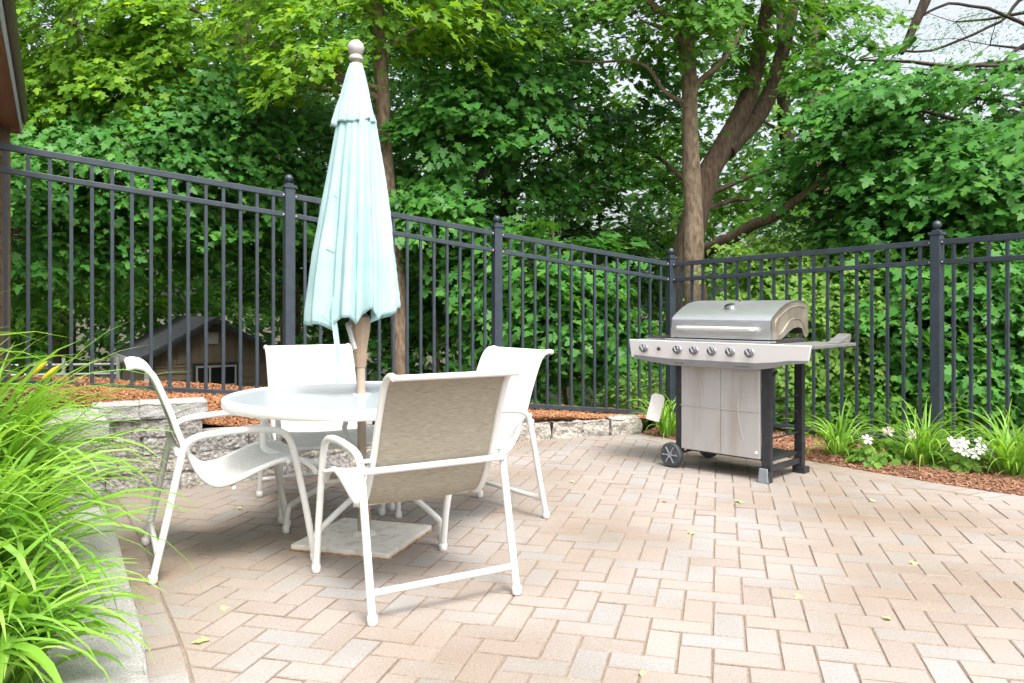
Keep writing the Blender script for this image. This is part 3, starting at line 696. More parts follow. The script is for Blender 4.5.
# ------------------------------------------------------------------ gas grill
def text_mesh(name, body, size, mat_, parent, Mx, ext=.0006):
    cu = bpy.data.curves.new(name, 'FONT'); cu.body = body; cu.size = size; cu.extrude = ext; cu.align_x = 'CENTER'; cu.align_y = 'CENTER'
    t = bpy.data.objects.new(name, cu); C.objects.link(t); dg = bpy.context.evaluated_depsgraph_get()
    me = bpy.data.meshes.new_from_object(t.evaluated_get(dg)); bpy.data.objects.remove(t)
    o = bpy.data.objects.new(name, me); C.objects.link(o); me.materials.clear(); me.materials.append(mat_); o.parent = parent; o.matrix_local = Mx
    return o
def build_grill():
    # local: x along the front (to the right), y to the back, z up; origin = front right foot
    root = empty('gas_grill', (1.575, 4.90, 0.001), R(-45)); tag(root, 'stainless steel gas grill on a black wheeled cart in front of the fence', 'grill')
    def slab(name, c, s, m, par=root, bv=.003):
        mb = MB(); mb.box(c, s); return bevel(mb.build(name, M[m], par), bv)
    X0 = -.65; DP = .44
    # legs
    slab('leg', (-.03, .02, .375), (.062, .030, .67), 'black'); slab('foot', (-.03, .0, .025), (.070, .055, .075), 'black'); 
    mb = MB(); mb.prism([(-.064,0),(.004,0),(-.004,.085),(-.054,.085)], -.036, -.020, lambda a, b, h: Vector((a, h, b))); bevel(mb.build('foot_cover', M['grey_plastic'], root), .002)
    slab('leg', (-.02, DP, .365), (.055, .045, .69), 'black'); slab('foot', (-.012, DP, .02), (.085, .075, .04), 'black')
    slab('leg', (X0-.005, .02, .39), (.050, .030, .58), 'black'); slab('leg', (X0-.005, DP, .39), (.050, .030, .58), 'black')
    slab('bottom_rail', (-.022, DP/2, .075), (.028, DP-.04, .035), 'black')
    for z in (.26, .40, .50): 
        mb = MB(); mb.tube([(-.022, .03, z), (-.022, DP-.01, z)], .006, 8); mb.build('cross_bar', M['black'], root)
    slab('bottom_shelf', (X0/2, DP/2+.02, .125), (.60, DP-.06, .02), 'black'); slab('front_beam', (X0/2, .045, .69), (.60, .04, .03), 'black')
    mb = MB(); mb.tube([(-.04, .02, .60), (-.022, DP*.3, .67)], .010, 8); mb.build('brace', M['black'], root)
    # doors
    for i, (a, b) in enumerate(((X0+.025, -.3365), (-.3345, -.062))):
        d = slab('door', ((a+b)/2, -.002, .41), (b-a, .022, .55), 'door', bv=.004)
        cx = (a+b)/2; s = 1 if i == 0 else -1; mb = MB()
        h = s*.0; x = a + (b-a)*(.5 if i == 0 else .55)
        mb.tube(smooth_path([(x-.018*s, -.012, .66), (x+.006*s, -.022, .58), (x+.018*s, -.025, .45), (x+.006*s, -.022, .33), (x-.014*s, -.012, .23)], 6), .0025, 8)
        mb.build('door_handle', M['door'], d, smooth=50)
    slab('door_seam', (-.3475, -.0155, .424), (.575, .003, .004), 'steel')
    mb = MB(); mb.lathe([(.010, 0), (.010, .003)], (-.085, -.013, .175), 12, Matrix.Rotation(R(90), 4, 'X')); mb.build('badge', M['paper'], root)
    # wheels
    for y in (-.005, DP+.02):
        w = empty('wheel', (X0-.055, y, .082)); w.parent = root
        Mx = Matrix.Rotation(R(90), 4, 'X')
        mb = MB(); mb.lathe([(.056,-.022),(.074,-.022),(.081,-.015),(.082,0),(.081,.015),(.074,.022),(.056,.022)], (0,0,0), 32, Mx); mb.build('tyre', M['rubber'], w, smooth=40)
        mb = MB(); mb.lathe([(.012,-.026),(.018,-.027),(.018,.027),(.012,.026)], (0,0,0), 16, Mx)
        for k in range(6):
            a = k*math.pi/3; mb.beam((.014*math.cos(a), -.022, .014*math.sin(a)), (.058*math.cos(a), -.024, .058*math.sin(a)), .006, .016, up=(0,1,0))
        mb.build('hub', M['grey_plastic'], w, smooth=40)
    mb = MB(); mb.tube([(X0-.055, -.02, .082), (X0-.055, DP+.02, .082)], .008, 8); mb.build('axle', M['black'], root)
    mb = MB(); mb.tube([(X0-.055, .02, .082), (X0-.0, .02, .14)], .010, 8); mb.build('axle_bracket', M['black'], root)
    # console: front panel leaning, wings tapering up to both ends
    xa, xb = -.985, .305
    outline = [(xa, .735), (xa+.02, .722), (X0-.02, .690), (-.06, .690), (.07, .712), (.16, .738), (xb-.03, .748), (xb, .850), (xa+.0, .850)]
    mb = MB()
    def fp(a, b, h): return Vector((a, -.105 + (.85-b)*.22 + h, b))
    mb.prism(outline, .0, .02, fp); con = bevel(mb.build('console', M['console'], root), .004)
    mb = MB(); mb.prism([(X0-.02,.688),(-.06,.688),(.07,.710),(.16,.736),(xb-.03,.746),(xb-.02,.762),(.16,.756),(.07,.742),(-.06,.731),(X0-.02,.731),(xa+.03,.744),(xa+.015,.720)][::-1], -.003, .0, fp)
    mb.build('console_lip', M['lip'], con)
    K = Matrix.Rotation(R(90-12), 4, 'X')
    for x in (-.865, -.60, -.475, -.345, -.215, -.085):
        p = fp(x, .792, -.001)
        mb = MB(); mb.lathe([(.031, -.001), (.031, .005), (.027, .008)], p, 24, K); kn = mb.build('knob', M['chrome'], con, smooth=35)
        mb = MB(); mb.lathe([(.025, .008), (.022, .030), (.019, .034)], p, 24, K); mb.build('knob_body', M['chrome'], kn, smooth=35)
        mb = MB(); mb.box(p + K @ Vector((0, 0, .037)), (.009, .040, .010), M=K @ Matrix.Rotation(R(35), 4, 'Z')); bevel(mb.build('grip', M['grey_plastic'], kn), .002)
    mb = MB(); p = fp(-.745, .792, -.001); mb.lathe([(.011, 0), (.011, .012), (.009, .014)], p, 16, K); mb.build('igniter_button', M['black'], con, smooth=35)
    ta = Matrix.Rotation(R(90-12.4), 4, 'X')
    text_mesh('lettering', 'PERFORMANCE', .017, M['ink'], con, Matrix.Translation(fp(-.14, .705, -.0045)) @ ta)
    text_mesh('lettering', 'Char-Broil', .018, M['ink'], con, Matrix.Translation(fp(-.60, .706, -.0045)) @ ta)
    # side shelves (thin, edge seen)
    slab('side_shelf', ((.0+xb)/2+.035, .20, .840), (xb-.03, .58, .020), 'shelf_grey')
    slab('side_shelf', ((xa+X0)/2, .17, .838), (X0-xa, .53, .026), 'steel')
    # side burner grate on the left shelf, folded tool rest on the right
    mb = MB()
    for k in range(5): mb.box((-.93+.05*k, .16, .862), (.008, .20, .014))
    for y in (.06, .26): mb.box((-.83, y, .864), (.23, .008, .018))
    mb.build('burner_grate', M['black_iron'], root)
    mb = MB(); mb.prism([(0,0),(.16,0),(.18,.045),(.16,.055),(.07,.02)], .0, .012, lambda a, b, h: Vector((.225+h*6, .27+a*1.2, .852+b))); bevel(mb.build('side_lid', M['shelf_grey'], root), .002)
    # firebox
    mb = MB(); mb.prism([(.02,.74),(.43,.74),(.45,.875),(.0,.875)], X0-.01, .02, lambda a, b, h: Vector((h, a, b))); bevel(mb.build('firebox', M['black_iron'], root), .003)
    # lid: shell profile with end plates
    pr = [(-.035,.872),(-.038,.93),(-.030,.99),(-.018,1.006),(.03,1.035),(.09,1.067),(.16,1.094),(.24,1.110),(.33,1.116),(.40,1.112),(.445,1.100),(.462,1.075),(.465,1.0),(.465,.90)]
    inn = [(a*.96+.009, b - .012) for a, b in pr[1:-1]]
    XL, XR = X0-.040, .026
    mb = MB(); P = pr + [(.455,.90),(.453,1.07),(.44,1.088),(.33,1.104),(.24,1.098),(.10,1.058),(-.01,1.0),(-.026,.985),(-.028,.872)]
    mb.prism(P, XL, XR, lambda a, b, h: Vector((h, a, b))); lid = mb.build('lid', M['steel'], root, smooth=28)
    for x, nm in ((XL+.006, 'lid_end'), (XR-.001, 'lid_end')):
        Q = [(-.034,.873)] + pr[1:-1] + [(.463,.90),(.44,.875),(.41,.885),(.38,.935),(.33,.945),(.26,.940),(.20,.920),(.13,.888),(.09,.873)]
        mb = MB(); mb.prism(Q, x-.006, x+.001, lambda a, b, h: Vector((h, a, b))); mb.build(nm, M['steel_side'], lid)
        mb = MB(); e = x+.003 if x > -.3 else x-.008
        rib1 = smooth_path([(e, a, b) for a, b in ((.0,.90),(.02,.985),(.10,1.03),(.20,1.065),(.33,1.078),(.42,1.068))], 5); mb.tube(rib1, .0035, 6)
        rib2 = smooth_path([(e, a, b) for a, b in ((.06,.90),(.12,.93),(.20,.985),(.28,1.0),(.35,.99),(.40,.95),(.43,.90))], 5); mb.tube(rib2, .0035, 6)
        mb.build('pressed_rib', M['steel_side'], lid, smooth=50)
    mb = MB(); mb.tube(smooth_path([(X0+.045, -.04, .935), (X0+.045, -.085, .938), (X0+.08, -.090, .938), (-.35, -.098, .939), (-.12, -.090, .938), (-.085, -.085, .938), (-.085, -.04, .935)], 5), .012, 10)
    mb.build('lid_handle', M['handle'], lid, smooth=50)
    mb = MB(); G = Matrix.Rotation(R(24), 4, 'X'); mb.lathe([(.030,0),(.034,.006),(.034,.014),(.028,.018)], (-.33, .10, 1.070), 24, G); mb.build('temperature_gauge', M['chrome'], lid, smooth=35)
    mb = MB(); mb.tube([(-.33+.0, .235, 1.112), (-.33, .235, 1.122)], .012, 10); mb.build('lid_badge', M['chrome'], lid, smooth=35)
    # steel trim rail along the firebox front
    slab('top_trim', (-.33, -.05, .858), (.74, .10, .012), 'steel')
build_grill()
def build_tag():
    t = empty('paper_tag', tuple(W(668, 392, 5.55))); tag(t, 'blank white paper tag hanging on the left side of the grill cart', 'tag')
    mb = MB(); mb.tube([(0,0,0), (-.03,.0,-.004), (-.058,0,-.012)], .0015, 6); mb.build('string', M['black'], t)
    mb = MB(); Mx = Matrix.Translation((-.085, 0, -.105)) @ Matrix.Rotation(R(14), 4, 'Y') @ Matrix.Rotation(R(-12), 4, 'Z')
    w, h = .046, .094; P = [(-w,-h),(w,-h),(w,h-.02),(w-.02,h),(-w+.02,h),(-w,h-.02)]
    mb.prism(P, 0, .002, lambda a, b, q: Mx @ Vector((a, q, b))); mb.build('card', M['paper'], t)
build_tag()

# ------------------------------------------------------------------ house corner at the far left, and the shed
def build_house():
    A = Vector((-3.21, 5.02, 0)); d = Vector((.497, -.868, 0)); side = Vector((-.868, -.497, 0))   # wall runs from A towards the camera; side points into the house
    root = empty('house', A); tag(root, 'brown lap-sided house corner under a dark eave at the left edge', 'house')
    mb = MB()
    L, Wd, H = 2.4, 4, 2.30; z = -.3
    def P(s, t, zz): q = d*s + side*t; return Vector((q.x, q.y, zz))
    # the walls as lapped boards (each course leans out at the foot)
    bh = .115
    while z < H:
        z2 = min(z+bh, H)
        for (s0,t0,s1,t1,n) in ((0,0,L,0,-side), (0,Wd,0,0,-d), (L,0,L,Wd,d), (L,Wd,0,Wd,side)):
            a, b = P(s0,t0,z), P(s1,t1,z); c, e = P(s1,t1,z2), P(s0,t0,z2); o = n*.016
            mb.add([a+o, b+o, c, e, a, b], [(0,1,2,3),(4,5,1,0)])
        z = z2
    mb.build('wall', M['siding_brown'], root)
    mb = MB()
    for (s, t) in ((0, 0),): 
        mb.box(P(s, t, .95) - side*.012 - d*.012, (.10, .10, 2.5), math.atan2(d.y, d.x))
    bevel(mb.build('corner_board', M['siding_brown'], root), .003)
    # roof: eave overhang along d
    rf = [(-.11, 2.335), (2.0, 3.1), (Wd+.11, 2.335)]
    mb = MB(); s0, s1 = -.12, L+.3
    for (a, b) in ((rf[0], rf[1]), (rf[1], rf[2])):
        mb.prism([a, b, (b[0], b[1]+.05), (a[0], a[1]+.05)], s0, s1, lambda p, q, h: P(h, p, q))
    mb.build('roof', M['shingle'], root)
    mb = MB(); mb.prism([(-.098,2.20),(-.0,2.20),(0,2.215),(-.098,2.215)], s0, s1, lambda p, q, h: P(h, p, q)); mb.build('soffit', M['soffit'], root)
    mb = MB(); mb.prism([(-.112,2.195),(-.099,2.195),(-.099,2.332),(-.112,2.332)], s0, s1, lambda p, q, h: P(h, p, q))
    mb.prism([(-.112,2.195),(-.0,2.195),(0,2.335),(-.112,2.332)], s0-.015, s0, lambda p, q, h: P(h, p, q)); mb.build('fascia', M['soffit'], root)
    mb = MB(); mb.prism([(-.118,2.33),(-.113,2.19),(-.118,2.185),(-.124,2.2),(-.126,2.33)], s0-.02, s1, lambda p, q, h: P(h, p, q)); mb.build('drip_edge', M['gutter_edge'], root)
    mb = MB(); mb.prism([(-.127,2.25),(-.14,2.25),(-.15,2.29),(-.155,2.365),(-.127,2.365)], s0-.02, s1, lambda p, q, h: P(h, p, q)); bevel(mb.build('gutter', M['gutter'], root), .004)
build_house()

def build_shed():
    A = W(139.6, 360, 14.0); ez = A.z; g = Vector((.838, .545, 0)); e = Vector((-.545, .838, 0)); gz = -2.2
    root = empty('shed', (A.x, A.y, gz)); tag(root, 'small brown garden shed with a dark shingled gable roof beyond the left fence', 'shed')
    Wd, L, rise = 2.49, 2.9, .69
    def P(a, b, z): q = g*a + e*b; return Vector((q.x, q.y, z - gz))
    O = .10
    # gable wall with vertical boards above and lapped siding below
    mb = MB(); zt = ez + .03
    z = gz
    zl = ez - .10
    while z < zl - .01:
        z2 = min(z + .115, zl)
        for (a0,b0,a1,b1,n) in ((O,0,Wd-O,0,-e), (O,L,O,0,-g), (Wd-O,0,Wd-O,L,g), (Wd-O,L,O,L,e)):
            o = n*.014; mb.add([P(a0,b0,z)+o, P(a1,b1,z)+o, P(a1,b1,z2), P(a0,b0,z2), P(a0,b0,z), P(a1,b1,z)], [(0,1,2,3),(4,5,1,0)])
        z = z2
    mb.build('wall', M['shed_siding'], root)
    mb = MB(); n = 18
    for k in range(n):
        a0 = O + (Wd-2*O)*k/n; a1 = O + (Wd-2*O)*(k+.93)/n
        h = lambda a: ez + .0 + rise * (1 - abs(a - Wd/2)/(Wd/2)) - .035
        mb.prism([(a0, zl), (a1, zl), (a1, h(a1)), (a0, h(a0))], -.018, -.004, lambda a, b, q: P(a, q, b))
    mb.prism([(O, zl), (Wd-O, zl), (Wd-O, ez), (Wd/2, ez+rise-.05), (O, ez)], -.004, .0, lambda a, b, q: P(a, q, b))
    mb.build('gable', M['shed_siding'], root)
    rf = MB()
    for s in (0, 1):
        a = [(0-.06, ez-.03), (Wd/2, ez+rise)] if s == 0 else [(Wd/2, ez+rise), (Wd+.06, ez-.03)]
        rf.prism([a[0], a[1], (a[1][0], a[1][1]+.05), (a[0][0], a[0][1]+.05)], -.16, L+.1, lambda p, q, h: P(p, h, q))
    rf.build('roof', M['shingle'], root)
    mb = MB()
    for s in (0, 1):
        a = [(0-.06, ez-.03), (Wd/2, ez+rise)] if s == 0 else [(Wd/2, ez+rise), (Wd+.06, ez-.03)]
        mb.prism([(a[0][0], a[0][1]-.06), (a[1][0], a[1][1]-.06), (a[1][0], a[1][1]+.012), (a[0][0], a[0][1]+.012)], -.18, -.162, lambda p, q, h: P(p, h, q))
    mb.build('rake_board', M['dark_trim'], root)
    mb = MB(); mb.prism([(-.075, ez-.10), (-.055, ez-.10), (-.055, ez+.0), (-.075, ez+.0)], -.165, L+.1, lambda p, q, h: P(p, h, q)); mb.build('eave_board', M['shed_trim'], root)
    mb = MB(); mb.prism([(O-.03, gz), (O+.06, gz), (O+.06, zl+.05), (O-.03, zl+.05)], -.03, -.015, lambda a, b, q: P(a, q, b)); mb.build('corner_board', M['paper'], root)
    mb = MB(); mb.box(P(1.22, -.03, ez+.36), (.19, .03, .21), math.atan2(g.y, g.x)); v = mb.build('gable_vent', M['shed_trim'], root)
    wc = 1.28; w = .34; z0, z1 = ez-.85, ez-.16
    mb = MB(); mb.prism([(wc-w-.07,z0-.07),(wc+w+.07,z0-.07),(wc+w+.07,z1+.07),(wc-w-.07,z1+.07)], -.035, -.016, lambda a, b, q: P(a, q, b)); wn = mb.build('window', M['dark_trim'], root)
    mb = MB(); mb.prism([(wc-w,z0),(wc+w,z0),(wc+w,z1),(wc-w,z1)], -.040, -.036, lambda a, b, q: P(a, q, b)); mb.build('pane', M['glass_dark'], wn)
    mb = MB(); t = .016
    for a in (wc-w, wc-w/3, wc+w/3, wc+w): mb.prism([(a-t,z0),(a+t,z0),(a+t,z1),(a-t,z1)], -.055, -.041, lambda p, q, h: P(p, h, q))
    for z in (z0, (z0+z1)/2, z1): mb.prism([(wc-w-t,z-t),(wc+w+t,z-t),(wc+w+t,z+t),(wc-w-t,z+t)], -.060, -.0405, lambda p, q, h: P(p, h, q))
    mb.build('muntins', M['shed_trim'], wn)
build_shed()
def build_chainlink():
    a, b = W(-20, 366, 13.2), W(118, 366, 13.6); gz = -2.1
    root = empty('chain_link_fence', (a.x, a.y, gz)); tag(root, 'low grey rail and chain-link fence beyond the picket fence, left of the shed', 'fence')
    o = Vector((a.x, a.y, gz)); zt = a.z
    mb = MB()
    for dz in (0, -.16): mb.tube([Vector((a.x, a.y, zt+dz))-o, Vector((b.x, b.y, zt+dz))-o], .022, 8)
    mb.build('rail', M['chainlink'], root, smooth=50)
    for k in range(6):
        p = a.lerp(b, k/5); mb = MB(); mb.tube([Vector((p.x, p.y, gz))-o, Vector((p.x, p.y, zt+(.12 if k % 2 else .05)))-o], .030, 8); mb.build('post', M['chainlink'], root, smooth=50)
    mb = MB(); n = 46
    for k in range(n):
        for s in (-1, 1):
            p = a.lerp(b, k/n); q = a.lerp(b, min(1, max(0, (k + s*6)/n))); mb.tube([Vector((p.x, p.y, zt-.17))-o, Vector((q.x, q.y, zt-.9))-o], .004, 4, caps=False)
    mb.build('mesh', M['chainlink'], root)
build_chainlink()

# ------------------------------------------------------------------ foliage
LEAF = np.array([(0,0),(-.10,.18),(-.04,.42),(.15,.27),(.28,.40),(.50,.60),(.53,.36),(.47,.22),(.72,.26),(1.0,0),(.72,-.26),(.47,-.22),(.53,-.36),(.50,-.60),(.28,-.40),(.15,-.27),(-.04,-.42),(-.10,-.18)], float)
LEAF_S = np.array([(0,0),(.15,.35),(.45,.52),(.55,.25),(1.0,0),(.55,-.25),(.45,-.52),(.15,-.35)], float)
LEAF_O = np.array([(0,0),(.25,.24),(.6,.26),(1.0,0),(.6,-.26),(.25,-.24)], float)
def leaf_mesh(name, pos, nrm, tip, size, shape, mat_, parent=None, origin=(0,0,0)):
    n = len(pos); k = len(shape)
    nrm = nrm / np.linalg.norm(nrm, axis=1, keepdims=True)
    tip = tip - nrm * (tip*nrm).sum(1, keepdims=True); tip /= np.linalg.norm(tip, axis=1, keepdims=True) + 1e-9
    sd_ = np.cross(nrm, tip)
    sx = shape[:, 0][None, :, None]; sy = shape[:, 1][None, :, None]
    curl = rng.uniform(.02, .30, (n, 1, 1)); fold = rng.uniform(-.05, .35, (n, 1, 1))
    sz = -curl*sx*sx + fold*np.abs(sy) - .06
    wid = rng.uniform(.8, 1.1, (n, 1, 1))
    v = pos[:, None, :] + size[:, None, None] * (tip[:, None, :]*sx + sd_[:, None, :]*sy*wid + nrm[:, None, :]*sz)
    v = v.reshape(-1, 3) - np.array(origin)[None]
    me = bpy.data.meshes.new(name); me.vertices.add(n*k); me.vertices.foreach_set('co', v.astype(np.float32).ravel())
    me.loops.add(n*k); me.loops.foreach_set('vertex_index', np.arange(n*k, dtype=np.int32))
    me.polygons.add(n); me.polygons.foreach_set('loop_start', np.arange(n, dtype=np.int32)*k)
    me.update(calc_edges=True); me.materials.append(mat_)
    o = bpy.data.objects.new(name, me); C.objects.link(o)
    if parent: o.parent = parent
    return o
def sprays(centers, out_dirs, nl, rad, ls, up=.9, face=.38, flat=.035):
    """leafy sprays: each a slightly drooping flat fan of leaves"""
    n = len(centers); K = n*nl
    c = np.repeat(centers, nl, 0); od = np.repeat(out_dirs, nl, 0)
    sn = np.stack([rng.normal(0, .22, n), -face + rng.normal(0, .22, n), up + rng.normal(0, .15, n)], 1) + out_dirs*np.array([.35,.35,0])
    sn /= np.linalg.norm(sn, axis=1, keepdims=True); sn = np.repeat(sn, nl, 0)
    od = od - sn*(od*sn).sum(1, keepdims=True); od /= np.linalg.norm(od, axis=1, keepdims=True) + 1e-9
    sd_ = np.cross(sn, od)
    r = rad * np.repeat(rng.uniform(.7, 1.25, n), nl)
    a = rng.uniform(-1, 1, K); b = rng.normal(0, .42, K)*(1 - .35*np.abs(a))
    p = c + od*(a*r)[:, None] + sd_*(b*r)[:, None] + sn*(rng.normal(0, flat, K) - .10*(a**2)*r)[:, None]
    nn = sn + rng.normal(0, .26, (K, 3)); tip = od*.8 + sd_*np.sign(b)[:, None]*rng.uniform(0, 1.2, K)[:, None] + rng.normal(0, .3, (K, 3)) + np.array([0, 0, -.25])
    size = ls * rng.uniform(.40, 1.2, K)
    return p, nn, tip, size
def blob_points(b):
    px, py, Y, wx, wy, dy, n = b[:7]; n = max(4, int(n*.78))
    c = np.array(W(px, py, Y)); s = Y/FPX
    q = rng.normal(0, 1, (n, 3)); q /= np.linalg.norm(q, axis=1, keepdims=True); q *= rng.uniform(.35, 1.0, (n, 1))**.6
    return c[None] + q*np.array([wx*s/2, dy/2, wy*s/2])[None], c
def limb_mesh(mb, a, b, r0, r1, wig=.12, seg=5, n=6):
    a, b = Vector(a), Vector(b); L = (b - a).length; pts = []
    for i in range(seg+1):
        t = i/seg; p = a.lerp(b, t); w = wig*L*math.sin(math.pi*t)
        p += Vector((random.gauss(0, .35), random.gauss(0, .35), .6 + random.gauss(0, .2)))*w*.6; pts.append(p)
    mb.tube(pts, [r0 + (r1-r0)*i/seg for i in range(seg+1)], n)
    return pts
def make_tree(name, label, cat, stems, blobs, leafmat, bark, nl=26, rad=.34, ls=.125, shape=LEAF, group='trees and saplings beyond the fence', limbs=(), twig=.6, up=.92, face=.36, face_kind=None):
    """stems: list of [ (px,py,Y,width_px), ... ]; blobs: (px,py,Y,wx,wy,depth,nsprays)"""
    base = W(*stems[0][0][:3]); gz = ground_z(base.x, base.y); org = Vector((base.x, base.y, gz))
    root = empty(name, org); tag(root, label, cat, group)
    mb = MB(); allpts = []
    for si, st in enumerate(stems):
        pts = [W(*p[:3]) for p in st]; rr = [p[3]*p[2]/FPX/2 for p in st]
        if si == 0:
            pts = [Vector((pts[0].x, pts[0].y, gz - .1))] + pts if pts[0].z > gz + .25 else pts
            if len(pts) > len(rr): rr = [rr[0]*1.25] + rr
        sp = smooth_path(pts, 6); sr = lerp_list(rr, 6)
        sp = [p + Vector((noise.noise(p*.9), noise.noise(p*.9 + Vector((5,0,0))), 0))*sr[i]*.5 for i, p in enumerate(sp)]
        mb.tube([p - org for p in sp], [r*(1 + .10*noise.noise(p*3)) for r, p in zip(sr, sp)], 14); allpts += [(p, r) for p, r in zip(sp, sr)]
    lb = mb
    for st in limbs:
        pts = smooth_path([W(*p[:3]) for p in st], 5); rr = lerp_list([p[3]*p[2]/FPX/2 for p in st], 5)
        pts = [p + Vector((noise.noise(p*2.5), noise.noise(p*2.5+Vector((3,0,0))), noise.noise(p*2.5+Vector((0,7,0)))))*.05 for p in pts]
        lb.tube([p - org for p in pts], rr, 8)
    P = []; OD = []
    for b in blobs:
        pts, c = blob_points(b); cv = Vector(c)
        cand = [q for q in allpts if q[0].z < cv.z + .1] or allpts
        s, sr = min(cand, key=lambda q: (q[0] - cv).length + .4*abs(q[0].z - (cv.z - .6)))
        lp = limb_mesh(lb, s - org, cv - org, min(sr*.55, .045), .012, seg=6)
        nodes = list(lp[2:])
        for k in sorted(range(len(pts)), key=lambda i: (Vector(pts[i]) - cv).length):
            if random.random() < twig:
                q = Vector(pts[k]) - org; a = min(nodes, key=lambda w: (w - q).length + .35*(w - (cv - org)).length)
                tp = limb_mesh(lb, a, q, .0065, .003, wig=.14, seg=4, n=4); nodes += tp[1:]
        od = pts - np.array(s)[None]; od[:, 2] *= .25; od += rng.normal(0, .5, od.shape)*np.array([1,1,.3]); od /= np.linalg.norm(od, axis=1, keepdims=True)
        P.append(pts); OD.append(od)
    lb.build('trunk', M[bark], root, smooth=60)
    P = np.concatenate(P); OD = np.concatenate(OD)
    p, nn, tip, size = sprays(P, OD, int(nl*2.1), rad*1.22, ls*.80, up=up, face=face)
    leaf_mesh('crown', p, nn, tip, size, shape, M[leafmat], root, org)
    return root

T = make_tree
T('maple_tree', 'slender straight grey-brown trunk standing just behind the fence corner', 'tree',
  [[(697,330,8.6,25),(694,250,8.6,21),(690,150,8.6,17),(688,60,8.6,15),(684,-40,8.6,13),(682,-130,8.6,9)]],
  [(640,20,8.4,230,90,1.6,42),(740,-30,8.6,260,120,1.8,46),(560,-40,8.2,220,130,1.6,40)], 'leaf_m', 'bark_tan',
  limbs=[[(690,105,8.6,6),(665,90,8.5,4.5),(640,65,8.5,3.5),(600,62,8.5,2.5),(570,58,8.5,1.8)], [(690,95,8.6,7),(712,70,8.6,6),(735,40,8.7,4),(745,20,8.8,3)]])
T('maple_tree', 'thick leaning brown trunk that forks behind the straight one', 'tree',
  [[(682,320,9.3,34),(686,240,9.3,29),(703,185,9.3,24),(726,145,9.4,21),(745,105,9.4,18),(757,60,9.5,15),(768,0,9.6,13),(776,-90,9.7,10)],
   [(728,150,9.4,20),(757,115,9.6,17),(778,70,9.8,14),(790,20,10,12),(800,-60,10.2,8)]],
  [(790,40,9.4,170,110,1.8,38),(700,-60,9.5,260,110,2,40),(850,-40,9.6,160,60,1.6,14),(720,-210,10.8,360,180,3.2,50),(770,200,10.2,130,50,1.0,14),(640,150,9.8,150,100,1.4,32)], 'leaf_m', 'bark_brown',  # the highest blob is out of view, added to shade the crowns below
  limbs=[[(686,262,9.3,16),(735,235,8.6,12),(765,222,8.2,11),(792,203,7.9,9),(812,188,7.7,8),(832,166,7.5,6)], [(700,200,9.3,6),(770,170,9.5,4),(840,170,9.6,3)]])
T('maple_tree', 'thin tan trunk rising right behind the closed umbrella', 'tree',
  [[(401,385,8.2,17),(397,300,8.2,16),(390,200,8.2,15),(383,100,8.2,14),(376,0,8.2,12),(370,-110,8.2,8)]],
  [(330,-10,8.0,220,110,1.6,44),(440,20,8.2,180,90,1.5,36),(300,60,7.8,130,70,1.2,22),(450,-70,8.2,220,90,1.6,30)], 'leaf_y', 'bark_tan',
  limbs=[[(383,90,8.2,6),(350,78,8,4),(320,60,7.8,3)]])
T('maple_tree', 'dark shaded trunk between the umbrella and the corner, under a pale leafy bough', 'tree',
  [[(508,380,10.6,19),(506,300,10.6,17),(508,220,10.6,16),(505,120,10.6,14),(500,0,10.6,11),(500,-110,10.6,8)]],
  [(455,120,8.6,170,80,1.3,40),(500,90,8.8,170,80,1.3,40),(560,150,9.6,200,120,1.6,46),(470,40,9.6,240,110,1.8,50),(600,90,9.8,200,110,1.6,40),(520,-50,10,320,120,2,50),(520,-220,11,460,200,3.5,70)], 'leaf_b', 'bark_dark',  # topmost blob: unseen, added to block overhead sky and darken the interior
  limbs=[[(506,180,10.6,8),(490,150,9.8,6),(470,140,9.0,4),(430,150,8.6,3)]], ls=.13)
T('maple_tree', 'dark thin trunk deep in the shade left of the dark one', 'tree',
  [[(474,390,11.6,12),(477,300,11.6,11),(480,200,11.6,10),(484,60,11.6,8),(486,-60,11.6,5)]],
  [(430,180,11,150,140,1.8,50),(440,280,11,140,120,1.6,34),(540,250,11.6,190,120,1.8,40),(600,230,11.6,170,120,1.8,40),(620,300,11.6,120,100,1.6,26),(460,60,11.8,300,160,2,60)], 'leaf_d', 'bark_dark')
T('maple_tree', 'broad maple of yellow-green leaves filling the top left above the fence', 'tree',
  [[(292,330,11.5,20),(280,200,11.5,20),(250,80,11.5,20),(240,0,11.5,17),(225,-110,11.5,12)], [(250,90,11.5,14),(275,40,11.5,12),(290,-20,11.4,10),(300,-120,11.4,7)]],
  [(60,20,8.8,260,120,2,90),(60,-70,9,330,130,2,60),(200,40,9.2,220,120,1.8,70),(110,100,9.0,250,90,1.8,70),(260,-50,9.4,260,100,1.8,40),(120,-230,10.5,560,200,3.5,90),(20,110,8.6,160,100,1.6,46)], 'leaf_y', 'bark_brown',  # the blob farthest above the view is added to keep overhead sky off the leaves
  limbs=[[(268,150,11.4,10),(228,110,10.6,8),(190,95,9.8,6),(165,90,9.2,4)], [(262,120,11.4,8),(300,90,10.5,6),(350,95,10,3)]])
T('maple_tree', 'maple with cool green drooping boughs behind the left fence panel', 'tree',
  [[(-60,360,11.0,16),(-20,260,11,15),(80,180,11,13),(165,100,11,10),(180,0,11,7)]],
  [(60,170,8.2,240,90,1.6,80),(180,150,8.6,220,90,1.6,76),(260,120,8.8,170,90,1.5,56),(30,240,8.6,200,120,1.6,66),(150,225,8.8,200,100,1.6,70),(250,205,9,180,110,1.5,60),(310,170,9.2,130,140,1.4,44)], 'leaf_b', 'bark_brown',
  limbs=[[(150,170,11,7),(190,140,10,6),(240,120,9.4,5),(290,150,9,3)],[(165,100,11,6),(120,88,9.5,5),(60,112,8.8,3)]], ls=.12)
